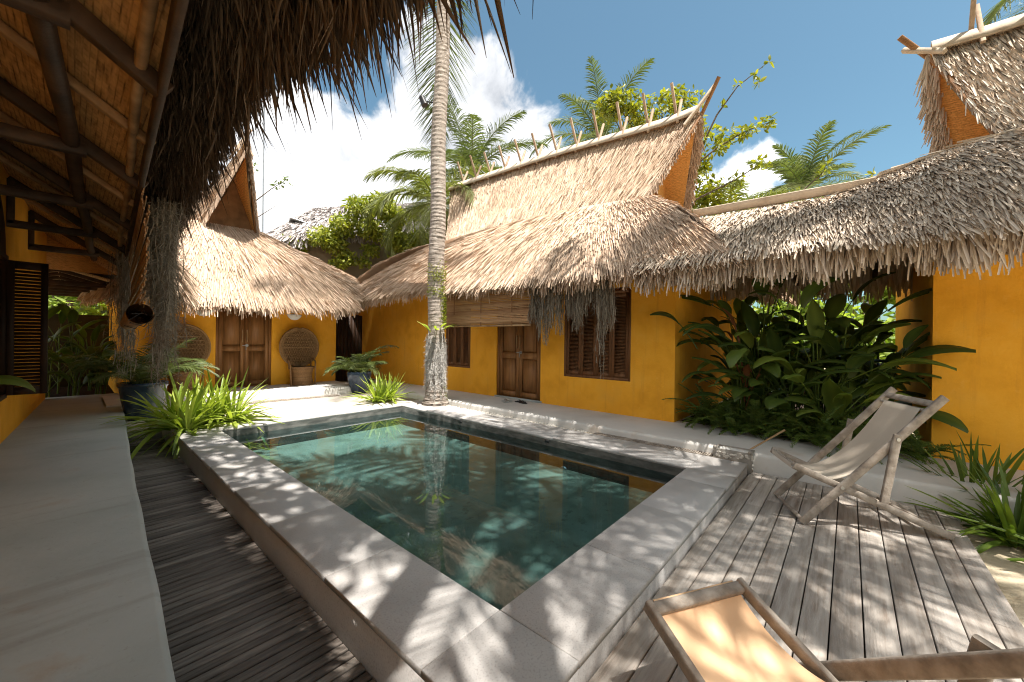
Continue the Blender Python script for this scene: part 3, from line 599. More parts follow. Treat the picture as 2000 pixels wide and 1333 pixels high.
g=MB()
for r_ in (bs,br,blh): r_.base(g)
bs.thatch(g,row=.065,sp=.014,L=.44,W=.019,tilt=.09,jit=.08); bs.fringe(g,L=.38,W=.021,layers=7,sp=.010,drop=.72); br.thatch(g,row=.07,sp=.016,L=.42,W=.02,tilt=.09,jit=.08); br.fringe(g,L=.33,layers=4,drop=.7); blh.thatch(g,row=.1,sp=.035); blh.fringe(g,L=.3,layers=3)
g.build('skirt_roof',M['thatch'],bh)
g=MB(); bl.soffit(g); brr.soffit(g); g.build('soffit',M['weavYs'],bh)
g=MB(); g.poly([(1.98,11.3,3.98),(2.99,11.3,3.98),(2.5,11.3,5.5)]); g.build('gable_panel',M['brownw'],bh)
gt=thing('dark_screen','dark board screen added to darken the gap between the porch house and the long house','screen',(5.7,12.3,0)); g=MB()  # dark boards added to fill the shaded gap between the houses
for k in range(12): g.box((4.99+k*.119,12.3,.0),(5.10+k*.119,12.33,2.15+.02*math.sin(k*2)),RNG.random(),.004)
g.build('boards',M['shutd'],gt); 
for z in (.4,1.7): MB().box((4.98,12.335,z),(6.42,12.37,z+.1)).build('rail',M['shutd'],gt)
for s_ in (-1,1):
    g=MB(); g.bar((2.52+s_*.02,10.0,5.62),(2.48+s_*.50,11.15,3.98),.04,.10,up=(0,-1,.2)); g.build('barge_board',M['brownw'],bh)
ridge_sticks(bh,2.52,[10.25,10.9],lambda y:5.66,M['ridgew'],.5)
# ------------------------------------------------------------------ near house (its eave and ceiling overhead, wall at the left)
def LF(o,y,z): return A(LX(y)+o,y,z)
nh=thing('veranda_house','yellow veranda house with dark shutters and woven ceiling, raised walkway beneath its eave','house',tuple(LF(-1.0,4,.15)))
fN=lambda a,b,z: LF(-1.0+b,a,z)
g=MB(); wall_with_holes(g,fN,11.7,3.6,[(5.3,7.35,.66,2.30)],zb=-.1)
g.add([LF(-1,11.7,-.1),LF(-4,11.7,-.1),LF(-4,11.7,4.6),LF(-1,11.7,3.3)],[[0,1,2,3]]); g.add([LF(-1,-1.5,-.1),LF(-1,0,-.1),LF(-1,0,3.3),LF(-1,-1.5,3.3)],[[0,1,2,3]])
g.build('wall',M['stucco'],nh)
f=lambda a,b,z: LF(-1.0+b,5.3+a,.66+z)
g=MB(); wd=2.05
for a in (0,wd-.05): pbox(g,f,a,a+.05,-.03,.03,0,1.64)
pbox(g,f,.05,wd-.05,-.03,.03,0,.05); pbox(g,f,.05,wd-.05,-.03,.03,1.59,1.64); pbox(g,f,.05,wd-.05,-.07,-.06,.05,1.59)
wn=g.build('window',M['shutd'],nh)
f=lambda a,b,z: LF(-.97+a,7.30-b,.69+z)                    # one leaf standing open, square to the wall
g=MB(); lw=.30
for a0,a1 in ((0,.05),(lw-.055,lw)): pbox(g,f,a0,a1,-.02,.018,0,1.56)
for z0,z1 in ((0,.09),(1.47,1.56)): pbox(g,f,.05,lw-.055,-.02,.017,z0,z1)
for k in range(34): z=.095+k*.0403; g.hexa([f(.05,-.02,z+.026),f(lw-.055,-.02,z+.026),f(lw-.055,.012,z),f(.05,.012,z),f(.05,-.02,z+.034),f(lw-.055,-.02,z+.034),f(lw-.055,.012,z+.008),f(.05,.012,z+.008)],RNG.random())
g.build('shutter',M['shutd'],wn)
g=MB(); cx=6.32; arc=[(cx+1.02*math.cos(a),2.31+.80*math.sin(a)) for a in np.linspace(0,PI,15)]
g.prism([LF(-1.0,y,z) for y,z in arc],(.012,0,0)); g.build('arched_lattice',M['shutd'],nh)
zc=lambda o: 2.60-.66*o                                  # ceiling height over the line o
g=MB(); g.grid([[LF(o,y,zc(o)+.03) for y in np.linspace(-1.2,11.75,14)] for o in np.linspace(-1.15,.03,5)]); g.build('ceiling',M['weavY'],nh)
TY=[.75,2.43,4.10,5.77,7.44,9.18]
for y in TY:
    g=MB(); g.bar(LF(.02,y,zc(.02)-.045),LF(-1.0,y,zc(-1.0)-.045),.058,.088,up=(0,0,1)); g.build('rafter',M['darkw'],nh)
    g=MB(); g.bar(LF(-1.0,y,2.70),LF(-.28,y,2.71),.07,.085); g.bar(LF(-.97,y,2.70),LF(-.97,y,3.2),.06,.07,up=(0,1,0)); g.build('tie_beam',M['darkw'],nh)
for y in [1.6,3.25,4.93,6.6,8.3]:
    g=MB(); g.bar(LF(.02,y,zc(.02)-.01),LF(-1.0,y,zc(-1)-.01),.045,.05); g.build('batten',M['bamboo'],nh)
g=MB(); g.tube([LF(-.36+.01*math.sin(2*y),y,zc(-.36)-.10) for y in np.linspace(-1,10,22)],.043,8); g.build('purlin',M['darkw'],nh,True)
g=MB(); g.tube([LF(-.065+.008*math.sin(1.7*y),y,zc(-.065)-.03) for y in np.linspace(-1,10.2,22)],.023,8); g.build('eave_pole',M['bamboo'],nh,True)
g=MB(); g.bar(LF(.0,-1,2.555),LF(.0,10.2,2.555),.03,.10); g.build('fascia',M['darkw'],nh)
NT_=[LF(-3.2,-1.5,5.0),LF(-3.2,11.75,5.0)]; NE_=[LF(.46,-1.5,2.84),LF(.45,1.2,2.86),LF(.40,2.6,3.02),LF(.40,6,3.0),LF(.40,10.2,2.8),LF(.05,11.75,2.75)]
nr=Roof(NT_,NE_,.05); g=MB(); nr.base(g,.10,40,8); nr.thatch(g,row=.2,sp=.07,L=.4,W=.08,v0=.0,v1=.82)
n=6800
for k in range(5):                                       # leaf layers hanging from the eave, inner to outer
    nn=n if k>1 else n//2; y=RNG.uniform(-1.4,10.3,nn); o=.04+.078*k+RNG.uniform(-.04,.04,nn)
    o*=np.interp(y,[0,.42,.6,1.1,2.4],[.8,.8,1.42,1.28,1.02]); zt=np.interp(y,[-1.5,1.2,3,6,10.4],[2.97,2.98,3.16,3.12,2.92])-.10*(o-.45)-.03
    z=zt-RNG.uniform(0,.10,nn); B=np.stack([LX(y)+o,y,z],1)
    L=(.24+.08*np.sin(y*5+np.sin(y*2.3)*2)*.6+.06*RNG.standard_normal(nn)+(RNG.random(nn)<.06)*RNG.uniform(.06,.22,nn))*np.interp(y,[0,1.3,2.6,9],[1.22,1.15,.97,.9])*(.8+.09*k)
    D=nrm(np.stack([.30+.16*RNG.standard_normal(nn),.13*RNG.standard_normal(nn),-np.ones(nn)],1))*L[:,None]
    S=np.stack([.5*RNG.standard_normal(nn),np.ones(nn),np.zeros(nn)],1)
    g.strips(B,D,S,RNG.uniform(.009,.024,nn),bend=np.stack([-.07*RNG.random(nn),.05*RNG.standard_normal(nn),-.02*np.ones(nn)],1),prof=(.8,1,1,.75,.12),fold=.3)
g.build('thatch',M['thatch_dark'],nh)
# sheaf of straw where the far end of that eave turns down
g=MB(); n=420; B=A(1.08,9.2,2.72)+RNG.normal(0,1,(n,3))*A(.05,.25,.04); D=np.stack([RNG.uniform(.05,.42,n),RNG.uniform(-.25,.05,n),RNG.uniform(-.75,-.5,n)],1)*RNG.uniform(.7,1.1,(n,1))
g.strips(B,D,RNG.normal(0,1,(n,3)),.026,bend=np.stack([.1*RNG.random(n),0*B[:,0],-.1*RNG.random(n)],1),prof=(1,1,.8,.4),fold=.3)
g.build('eave_sheaf',M['thatch'],nh)

pr_=thing('side_roof','dark beamed roof over the side garden beyond the near house','roof',(-.2,13.2,2.7))
g=MB(); g.grid([[(x,y,2.75+.25*abs(x+.2)*-1+.05*(y-11.7)*0) for x in (-1.6,-.2,.75)] for y in np.linspace(11.65,15.6,6)]); g.build('ceiling',M['weavY'],pr_)
g=MB(); g.box((-1.6,11.65,2.77),(.75,15.6,3.3)); g.build('thatch',M['thatch_dark'],pr_)  # roof run back past the garden wall to block the sun
g=MB(); g.box((-1.6,11.61,2.66),(.78,11.64,3.5)); g.build('gable_panel',M['weavXZ'],pr_)
for y in (11.9,12.7,13.5,14.4,15.3):
    g=MB(); g.bar((-1.5,y,2.44),(.6,y,2.44),.07,.09); g.bar((-1.1,y,2.46),(-.2,y,2.70),.06,.07); g.bar((.6,y,2.46),(-.2,y,2.70),.06,.07); g.build('beam',M['darkw'],pr_)
# ------------------------------------------------------------------ hanging moss, blinds
def moss(mb,tops,lens,w=.007,hair=.05,hn=26,sway=.035):
    for p,L in zip(tops,lens):
        k=max(4,int(L/.09)); t_=np.linspace(0,1,k+1); off=np.cumsum(RNG.normal(0,sway/3,(k+1,2)),0); off-=off[0]
        P=np.stack([p[0]+off[:,0],p[1]+off[:,1],p[2]-L*t_],1)
        mb.strips(P[:-1],P[1:]-P[:-1]+A(0,0,-.004),RNG.normal(0,1,(k,3))*A(1,1,.1),w*RNG.uniform(.6,1.5),prof=(1,1),rnd=RNG.random())
        n=int(hn*L/.5); q=RNG.random(n); B=np.stack([np.interp(q,t_,P[:,i]) for i in range(3)],1)
        D=nrm(np.stack([RNG.normal(0,1,n),RNG.normal(0,1,n),RNG.normal(-.9,.7,n)],1))*hair*RNG.uniform(.5,1.4,(n,1))
        mb.strips(B,D,RNG.normal(0,1,(n,3)),w*.55,bend=RNG.normal(0,.012,(n,3))-A(0,0,.012),prof=(1,.9,.4),rnd=np.clip(RNG.random(n)*.6+.2,0,1))
def mossob(label,tops,lens,mat='moss',**k):
    g=MB(); moss(g,tops,lens,**k); c=np.mean(np.asarray(tops),0); return tag(g.build('hanging_moss',M[mat],loc=c),label,'moss','curtains of hanging moss')
n=160; y=RNG.uniform(4.95,6.0,n); q=np.abs((y-5.4)/.6); o=RNG.normal(.22,.04,n)
tops=np.stack([LX(y)+o,y,2.72+0*y],1); mossob('long grey-brown moss column hanging under the near eave beside the rolled blind',tops,np.clip(RNG.uniform(.45,1.95,n)*(1.08-.6*q),.35,1.95),w=.008,hair=.085,hn=46)
n=90; y=RNG.normal(7.9,.2,n); tops=np.stack([LX(y)+RNG.normal(.02,.055,n),y,2.6+0*y],1); mossob('thin moss tail hanging behind the end of the rolled blind',tops,RNG.uniform(1.0,1.9,n)*np.exp(-((y-7.9)/.45)**2),w=.008,hair=.05,hn=30)
rb=thing('rolled_blind','bamboo blind hanging edge-on from the near eave, its dark rolled end toward us','blind',tuple(LF(0,4,1.56)))
g=MB()
for k in range(46):
    z0=1.62+k*.0205; o=.035*math.sin((z0-1.6)*3.2)+.010*RNG.standard_normal()
    g.bar(LF(o,3.98+.02*RNG.random(),z0),LF(o+.02,7.6,z0),.008,.019,rnd=RNG.random())
g.build('slats',M['blindm'],rb)
g=MB(); a=np.linspace(0,5*2*PI,120); r=.02+.062*a/a[-1]
P0=[LF(.0+r_*math.cos(q_),3.95,1.565+r_*math.sin(q_)) for r_,q_ in zip(r,a)]; P1=[LF(.02+r_*math.cos(q_),7.6,1.565+r_*math.sin(q_)) for r_,q_ in zip(r,a)]
g.grid([P0,P1],.3); g.build('roll',M['blindm'],rb)
for y in (4.15,5.6): MB().tube([LF(.09,y,1.56),LF(.03,y,1.47),LF(-.05,y,1.5)],.004,5).build('cord',M['black'],rb)
for k in range(5): p=LF(.02,3.96,1.56)+RNG.normal(0,.02,3); MB().bar(p,p+RNG.normal(0,.06,3)-A(.05,.05,.02),.004,.003).build('loose_slat',M['black'],rb)
g=MB()                                                        # split-bamboo blind of the door
bl_=thing('bamboo_blind','half-lowered brown bamboo blind over the door of the long house','blind',(5.62,5.75,1.7))
for k in range(34):
    z=1.70+k*.0255; o=.010*math.sin(k*.9)+(.05*math.sin((k)/12*PI) if k<12 else 0); j=.012*math.sin(k*.35)
    g.bar((5.62-o,4.47+j+.015*RNG.random(),z+.01*math.sin(k)),(5.62-o,7.05+.01*RNG.random(),z),.007,.0235,rnd=RNG.random())
g.build('slats',M['blindm'],bl_)
g=MB(); g.tube([(5.60,4.45,1.685),(5.60,7.05,1.69)],.018,8); g.build('bottom_rod',M['bamboo'],bl_,True)
for y in (4.9,5.75,6.6): MB().strips([(5.578,y,1.68)],[(0,0,.85)],[(0,1,0)],.03,rnd=.2).build('tape',M['brownw'],bl_)
def row(y0,y1,n,z,lf,x=5.62): y=RNG.uniform(y0,y1,n); return np.stack([x+RNG.normal(0,.05,n),y,z+0*y],1),np.array([lf(v) for v in y])*RNG.uniform(.6,1.08,n)
mossob('dense dark moss curtain between the door blind and the louvred window',*row(3.78,4.46,240,2.52,lambda y:.95+.18*math.sin(y*14)),w=.008,hair=.04,hn=22)
tp,ln=row(2.80,3.66,250,2.52,lambda y:.72+.22*math.sin(y*11+1)); ln[:12]=RNG.uniform(1.0,1.75,12); tp[:12,1]=RNG.normal(2.98,.03,12)
mossob('pale moss curtain with one long tail over the louvred window',tp,ln,w=.008,hair=.045,hn=24)
# ------------------------------------------------------------------ deck chairs
def deck_chair(label,loc,rz,top,front,canvas,wood,pf=.69):
    r=thing('deck_chair',label,'deck chair',loc,rz)
    ty,tz=top; fy,fz=front; ry,rz_=1.02,.03
    rail=lambda s_:(A(0,s_*0,0)+A(0,ty,tz)*s_+A(0,0,.02))
    def B(nm,p,q,w,h,up,m=wood,ch=.18,par=r):
        g=MB(); g.bar(p,q,w,h,up=up,rnd=RNG.random(),ch=ch); return g.build(nm,m,par)
    for sx in (-1,1):
        x=sx*.292; B('back_rail',(x,0,.015),(x,ty*1.02,tz*1.02+.015),.03,.058,(0,-1,1)); x=sx*.252
        B('seat_rail',(x,fy-.03,fz+.012),(x,ry,rz_),.03,.055,(0,.4,1))
        py,pz=ty*pf,tz*pf+.03; B('prop',(sx*.322,py-.005,pz+.035),(sx*.322,py-.09,max(.07,fz+(rz_-fz)*(py-.10-fy)/(ry-fy)+.03)),.028,.055,(1,0,0) if 0 else (0,1,0))
        for yy,zz,xo in ((py-.01,pz,.342),(ty*.30,tz*.30+.02,.310)):
            g=MB(); g.tube([(sx*(xo-.008),yy,zz),(sx*xo,yy,zz)],.014,10); g.build('bolt',M['steel'],r,True)
    d=nrm(A(0,ty,tz)); e=A(0,-d[2],d[1])
    tp=d*np.hypot(ty,tz)*.965+A(0,0,.015)
    B('top_bar',tp+A(-.277,0,0),tp+A(.277,0,0),.05,.032,tuple(e))
    cb=d*np.hypot(ty,tz)*.915+A(0,0,.015); g=MB(); g.tube([cb+A(-.277,0,0),cb+A(.277,0,0)],.014,8); g.build('canvas_rod',wood,r,True)
    fb=A(0,fy-.005,fz+.005); B('front_bar',fb+A(-.237,0,0),fb+A(.237,0,0),.05,.03,(0,.4,1))
    B('foot_bar',(-.277,.015,.03),(.277,.015,.03),.03,.045,(0,-1,1))
    for k in (.80,.90): 
        p=A(0,fy+(ry-fy)*k,fz+(rz_-fz)*k+.0); B('rear_bar',p+A(-.237,0,0),p+A(.237,0,0),.035,.028,(0,0,1))
    P0=cb+e*.016; P2=fb+A(0,-.028,.018); P1=A(0,(P0[1]+P2[1])*.5-.05,-.02+.10*(fz>.43)); P3=fb+A(0,-.03,-.02)
    t_=np.linspace(0,1,40)[:,None]; c=(1-t_)**2*P0+2*t_*(1-t_)*P1+t_**2*P2; c=np.vstack([cb-e*.018,c,P3])
    g=MB(); xs=np.linspace(-.222,.222,13); G=[]
    for i,q in enumerate(c):
        tt=i/len(c); wd=1-.05*math.sin(PI*tt)
        G.append([q+A(x*wd,0,.012*(x/.222)**2*math.sin(PI*tt)+.003*math.sin(x*40+i*.3)*math.sin(PI*tt)) for x in xs])
    G=np.array(G); g.grid(G); g.grid(G[::-1]-A(0,0,.004)); g.build('canvas',canvas,r,True)
    return r
deck_chair('weathered folding deck chair with beige canvas, standing upright by the potted-looking lilies on the deck',(4.32,.41,-.12),math.atan2(-.425,-.905),(.92,1.08),(-.02,.467),M['canvas'],M['chairw'])['label']='weathered folding deck chair with beige canvas, standing near the yellow corner wall'
deck_chair('folding deck chair with peach canvas, reclined low at the near edge of the deck',(1.80,.46,-.12),math.radians(150),(1.09,.94),(-.02,.40),M['peach'],M['chairw'],.645)

# ------------------------------------------------------------------ foot-wash trough, stick, sandals
tr_=thing('stone_trough','small cement trough inlaid with white pebbles at the pool corner','trough',(5.30,1.04,-.12))
g=MB(); x0,x1,y0,y1,zt=5.185,5.42,.84,1.24,.115
for a,b in (((x0,y0,-.12),(x0+.025,y1,zt)),((x1-.025,y0,-.12),(x1,y1,zt)),((x0+.025,y0,-.12),(x1-.025,y0+.025,zt)),((x0+.025,y1-.025,-.12),(x1-.025,y1,zt)),((x0+.025,y0+.025,-.12),(x1-.025,y1-.025,-.03))): g.box(a,b,.5,.004)
for yy in (y0,y1-.03): g.box((x0-.004,yy,zt-.01),(x0+.03,yy+.03,zt+.03),.5,.008)
g.build('basin',M['cementd'],tr_)
g=MB()
for k in range(60):
    r=RNG.uniform(.010,.020); e=RNG.uniform(.6,1)
    if k<34: c=A(x0-.001,RNG.uniform(y0+.03,y1-.03),RNG.uniform(.02,zt-.02)); u,v_,n_=A(0,1,0),A(0,0,1),A(-1,0,0)
    else: c=A(RNG.uniform(x0+.02,x1-.02),y0-.001,RNG.uniform(-.09,zt-.02)); u,v_,n_=A(1,0,0),A(0,0,1),A(0,-1,0)
    a=np.linspace(0,2*PI,9)[:-1]; g.add([c+(u*math.cos(q)+v_*e*math.sin(q))*r for q in a]+[c+(u*math.cos(q)+v_*e*math.sin(q))*r*.6+n_*.007 for q in a]+[c+n_*.009],[[j,(j+1)%8,(j+1)%8+8,j+8] for j in range(8)],RNG.random())
    g.add(g.v[-1][8:],[[j,(j+1)%8,8] for j in range(8)],RNG.random())
g.build('pebble_inlay',M['pebble'],tr_,True)
g=MB(); g.tube([(5.27,1.06,-.02),(5.92,.60,.31)],[.009,.012],8); tag(g.build('wooden_stick',M['bamboo'],loc=(5.27,1.06,-.02)),'bamboo stick leaning out of the pebbled trough','stick')
def sandal(label,loc,rz,sole,strap):
    r=thing('flip_flop',label,'sandal',loc,rz,'sandals left by the door'); a=np.linspace(0,2*PI,17)[:-1]
    P=[(.045*math.cos(q)*(1+.15*math.sin(q)),.125*math.sin(q)) for q in a]; g=MB(); g.prism([(x,y,.016) for x,y in P],(0,0,-.014)); g.build('sole',sole,r)
    g=MB()
    for s_ in (-1,1): g.tube([(0,.07,.018),(s_*.025,.035,.05),(s_*.042,-.02,.018)],.007,6)
    g.build('strap',strap,r,True); return r
sandal('black flip-flop nearest the door sill of the long house',(6.20,5.17,.102),.5,M['rubber'],M['rubber'])
sandal('black flip-flop turned aslant beside its fellow in front of the door',(6.13,5.05,.102),-.2,M['rubber'],M['rubber'])
sandal('worn beige flip-flop farther left of the black pair',(6.10,5.46,.102),1.1,M['conc'],M['cementd'])
sandal('worn beige flip-flop lying closest to the walkway edge',(6.02,5.36,.102),1.5,M['conc'],M['cementd'])

# ------------------------------------------------------------------ peacock chairs and wall lamps
def peacock(label,loc):
    r=thing('peacock_chair',label,'wicker chair',loc,0,'peacock chairs against the porch wall'); x,y,z=loc; O=A(*loc)
    a=np.linspace(0,2*PI,49); cz,rx,rz=.97,.47,.50
    g=MB(); V=[]
    for k,s_ in enumerate(np.linspace(0,1,9)): V.append([O+A(rx*s_*math.cos(q),.10+.05*s_*s_*-1+.02,cz+rz*s_*math.sin(q)) for q in a])
    g.grid(np.array(V)); g.build('back_panel',M['rattan'],r,True)
    g=MB()
    for s_,rr in ((1.0,.022),(.955,.014),(.90,.012),(.84,.010)): g.tube([O+A(rx*s_*math.cos(q),.06,cz+rz*s_*math.sin(q)) for q in a],rr,8,RNG.random(),False)
    for q in np.linspace(0,2*PI,120): g.tube([O+A(rx*.86*math.cos(q),.05,cz+rz*.86*math.sin(q)),O+A(rx*math.cos(q+.05),.045,cz+rz*math.sin(q+.05))],.006,4,RNG.random(),False)
    g.build('rim',M['cane'],r,True)
    g=MB()
    for s_ in np.linspace(-.75,.75,13):
        for dr in (-1,1):
            # diagonals clipped to the ellipse
            pts=[]
            for t_ in np.linspace(-1.3,1.3,60):
                u,v_=s_+t_*.5*dr,t_
                if u*u+v_*v_<.70: pts.append(O+A(rx*u,.055+.04*(u*u+v_*v_)*-1+.03,cz+rz*v_))
            if len(pts)>3: g.tube(pts[::4]+[pts[-1]],.007,4,RNG.random(),False)
    for z_ in np.arange(.62,1.36,.085):
        w_=.84*rx*math.sqrt(max(.02,1-((z_-cz)/(rz*.84))**2)); g.tube([O+A(-w_,.055,z_),O+A(w_,.055,z_)],.009,5,RNG.random(),False)
    g.build('lattice',M['cane'],r,True)
    g=MB()
    for k in range(16): rr=.27-.045*math.sin(k/15*PI)+.0; g.tube([O+A(rr*math.cos(q),-.13+rr*.85*math.sin(q),.015+.0275*k) for q in a[::2]],.016,5,RNG.random(),False)
    g.build('base',M['rattan'],r,True)
    g=MB(); G=[[O+A(s_*.27*math.cos(q),-.13+s_*.23*math.sin(q),.455+.01*(1-s_)) for q in a] for s_ in (0.02,.5,1)]; g.grid(G); g.tube([O+A(.275*math.cos(q),-.13+.235*math.sin(q),.455) for q in a],.02,8,.5,False); g.build('seat',M['rattan'],r,True)
    for sx in (-1,1):
        g=MB(); g.tube([O+A(sx*.29,-.22,.0),O+A(sx*.30,-.2,.4),O+A(sx*.31,-.17,.60),O+A(sx*.30,-.05,.66),O+A(sx*.30,.05,.66)],.02,8); g.tube([O+A(sx*.26,.0,.40),O+A(sx*.28,.03,.66)],.018,6); g.build('arm',M['rattan'],r,True)
    return r
peacock('brown wicker peacock chair right of the teak porch door, next to the potted palm',(3.93,10.78,.18))
peacock('brown wicker peacock chair left of the teak porch door, behind the spiky bright lily',(1.58,10.78,.18))
for x,lb in ((1.93,'white scalloped wall lamp above the left peacock chair, under the thatch edge'),(3.80,'white scalloped wall lamp above the right peacock chair, under the thatch edge')):
    r=thing('wall_lamp',lb,'lamp',(x,BY-.02,1.93)); g=MB(); n_=33; th=np.linspace(0,2*PI,n_); G=[]
    for rr,zz in ((.02,-.10),(.08,-.085),(.14,-.03),(.175,.03),(.17,.04)): G.append([(x+rr*math.cos(q)*(1+.05*math.cos(10*q)),BY-.20+rr*.8*math.sin(q)*(1+.05*math.cos(10*q)),1.95+zz) for q in th])
    g.grid(G); g.build('lamp_shade',M['white'],r,True); g=MB(); g.bar((x,BY,2.0),(x,BY-.2,2.0),.02,.02); g.build('bracket',M['black'],r)

# ------------------------------------------------------------------ plants
def strap(mb,c,n,Lr,Wd,el=(25,85),droop=.5,k=8):
    az=RNG.uniform(0,2*PI,n); e=np.radians(RNG.uniform(*el,n)); L=RNG.uniform(*Lr,n)
    D=np.stack([np.cos(az)*np.cos(e),np.sin(az)*np.cos(e),np.sin(e)],1)*L[:,None]; S=np.stack([-np.sin(az),np.cos(az),0*az],1)+RNG.normal(0,.25,(n,3))
    B=A(*c)+np.stack([np.cos(az),np.sin(az),0*az],1)*RNG.uniform(0,.07,(n,1)); dr=droop*RNG.uniform(.3,1.5,n)*np.cos(e)*L
    mb.strips(B,D,S,Wd*RNG.uniform(.7,1.2,n),bend=np.stack([.15*np.cos(az)*L,.15*np.sin(az)*L,-dr],1),prof=(.5,.85,1,1,.95,.85,.65,.05)[:k],fold=.22)
def lily(label,cs,n,Lr,W,mat,**k):
    g=MB()
    for c in cs: strap(g,c,n,Lr,W,**k)
    return tag(g.build('spider_lily',M[mat],loc=cs[0]),label,'plant')
lily('big bright spiky lily at the pool corner, its clump closest to the boardwalk',[(1.13,7.42,0),(1.30,7.6,0),(1.02,7.7,-.02)],56,(.6,1.02),.052,'lily',el=(15,88),droop=.8)
lily('bright spiky lily clump rising in front of the teak porch door',[(1.58,7.75,0),(1.75,7.62,0)],52,(.6,1.0),.050,'lily',el=(15,88),droop=.8)
lily('small bright spiky lily between the palm trunk and the potted palm',[(4.55,7.72,0),(4.72,7.75,0),(4.42,7.8,0)],52,(.40,.75),.036,'lily',el=(25,88),droop=.4)
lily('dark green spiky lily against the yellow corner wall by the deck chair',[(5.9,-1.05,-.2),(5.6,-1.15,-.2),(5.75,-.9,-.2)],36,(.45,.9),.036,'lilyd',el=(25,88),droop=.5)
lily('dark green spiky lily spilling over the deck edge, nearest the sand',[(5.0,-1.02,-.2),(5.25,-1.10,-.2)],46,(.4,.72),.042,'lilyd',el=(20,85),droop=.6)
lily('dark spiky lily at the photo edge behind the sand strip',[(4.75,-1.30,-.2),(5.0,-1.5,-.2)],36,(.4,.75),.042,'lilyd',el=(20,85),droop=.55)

def frond(mb,base,az,el,L,droop,leaf,n,w=.03,hang=.5,rw=.022,vee=.35,rnd=None,t0=.12):
    k=24; s_=np.linspace(0,1,k); ang=math.radians(el)-droop*s_**1.4
    dx=np.concatenate([[0],np.cumsum(np.cos(ang[:-1]))])*L/(k-1); dz=np.concatenate([[0],np.cumsum(np.sin(ang[:-1]))])*L/(k-1)
    h=A(math.cos(az),math.sin(az),0); sd=A(-h[1],h[0],0); P=A(*base)+dx[:,None]*h+dz[:,None]*A(0,0,1)
    mb.tube(P,rw*(1-.85*s_),5,.9,False)
    q=np.linspace(t0,.995,n); C=np.stack([np.interp(q,s_,P[:,i]) for i in range(3)],1); T=nrm(np.stack([np.interp(q,s_,np.gradient(P,axis=0)[:,i]) for i in range(3)],1))
    up=np.cross(np.broadcast_to(sd,T.shape),T)*-1; up=np.where((up@A(0,0,1))[:,None]<0,-up,up) if droop<2.2 else up
    prof=np.sin(np.clip(q,0,1)**.8*PI*.93+.12)**.6*leaf
    for sg in (-1,1):
        j=RNG.normal(0,.10,(n,3)); D=nrm(sg*sd*.8+T*(.35+.75*q[:,None])+up*vee*(1-.4*q[:,None])+j)*(prof*RNG.uniform(.85,1.1,n))[:,None]
        mb.strips(C,D,nrm(T+up*.35+RNG.normal(0,.15,(n,3))),w,bend=-A(0,0,1)*(prof*hang*RNG.uniform(.5,1.3,n))[:,None],prof=(.7,1,.75,.08),fold=.25,rnd=(RNG.random(n)*.7+(0.15 if rnd is None else rnd)).clip(0,1))
def crown(mb,c,n,L,leaf,nl,elr=(75,-35),w=.035,droop=1.1,hang=.45,az0=0,azr=None,vee=.35):
    for i in range(n):
        az=az0+i*2.39996+RNG.normal(0,.12); el=elr[0]+(elr[1]-elr[0])*(i+.5)/n+RNG.normal(0,5)
        frond(mb,A(*c)+A(math.cos(az),math.sin(az),0)*.08,az,el,L*RNG.uniform(.8,1.1),droop*RNG.uniform(.8,1.25),leaf,nl,w,hang,rw=.03*L/3,vee=vee)
def pot(label,loc,prof,lab2):
    r=thing('potted_palm',label,'potted plant',loc); g=MB(); g.lathe(prof,loc,36); g.build('pot',M['pot'],r,True)
    R=prof[-2][0]; zz=prof[-2][1]-.05; g=MB(); g.lathe([(0.001,zz),(R*.97,zz)],loc,24); g.build('soil',M['soil'],r); return r,zz
pr,zz=pot('dark green potted palm in a navy glazed jar at the porch corner',(4.86,9.45,.0),[(.001,.0),(.17,.0),(.20,.04),(.27,.3),(.295,.46),(.30,.52),(.285,.55),(.265,.53),(.26,.48)],'')
g=MB()
for i in range(30):
    az=i*2.4; frond(g,(4.86+.06*math.cos(az),9.45+.06*math.sin(az),zz),az,RNG.uniform(35,85),RNG.uniform(.6,.95),RNG.uniform(.9,1.9),.26,34,.016,.4,.010)
frond(g,(4.86,9.45,zz),-.35,74,1.35,1.7,.26,44,.018,.5,.012); g.build('fronds',M['palm'],pr)
pr,zz=pot('feathery palm in a wide dark blue pot at the end of the boardwalk',(.80,8.95,-.004),[(.001,.0),(.19,.0),(.22,.05),(.275,.34),(.30,.54),(.32,.56),(.32,.62),(.29,.62),(.28,.56)],'')
g=MB()
for i in range(30):
    az=i*2.4; frond(g,(.80+.10*math.cos(az),8.95+.10*math.sin(az),zz-.004),az,RNG.uniform(40,85),RNG.uniform(.7,1.1),RNG.uniform(.8,1.7),.30,40,.014,.4,.010)
g.build('fronds',M['palm'],pr)

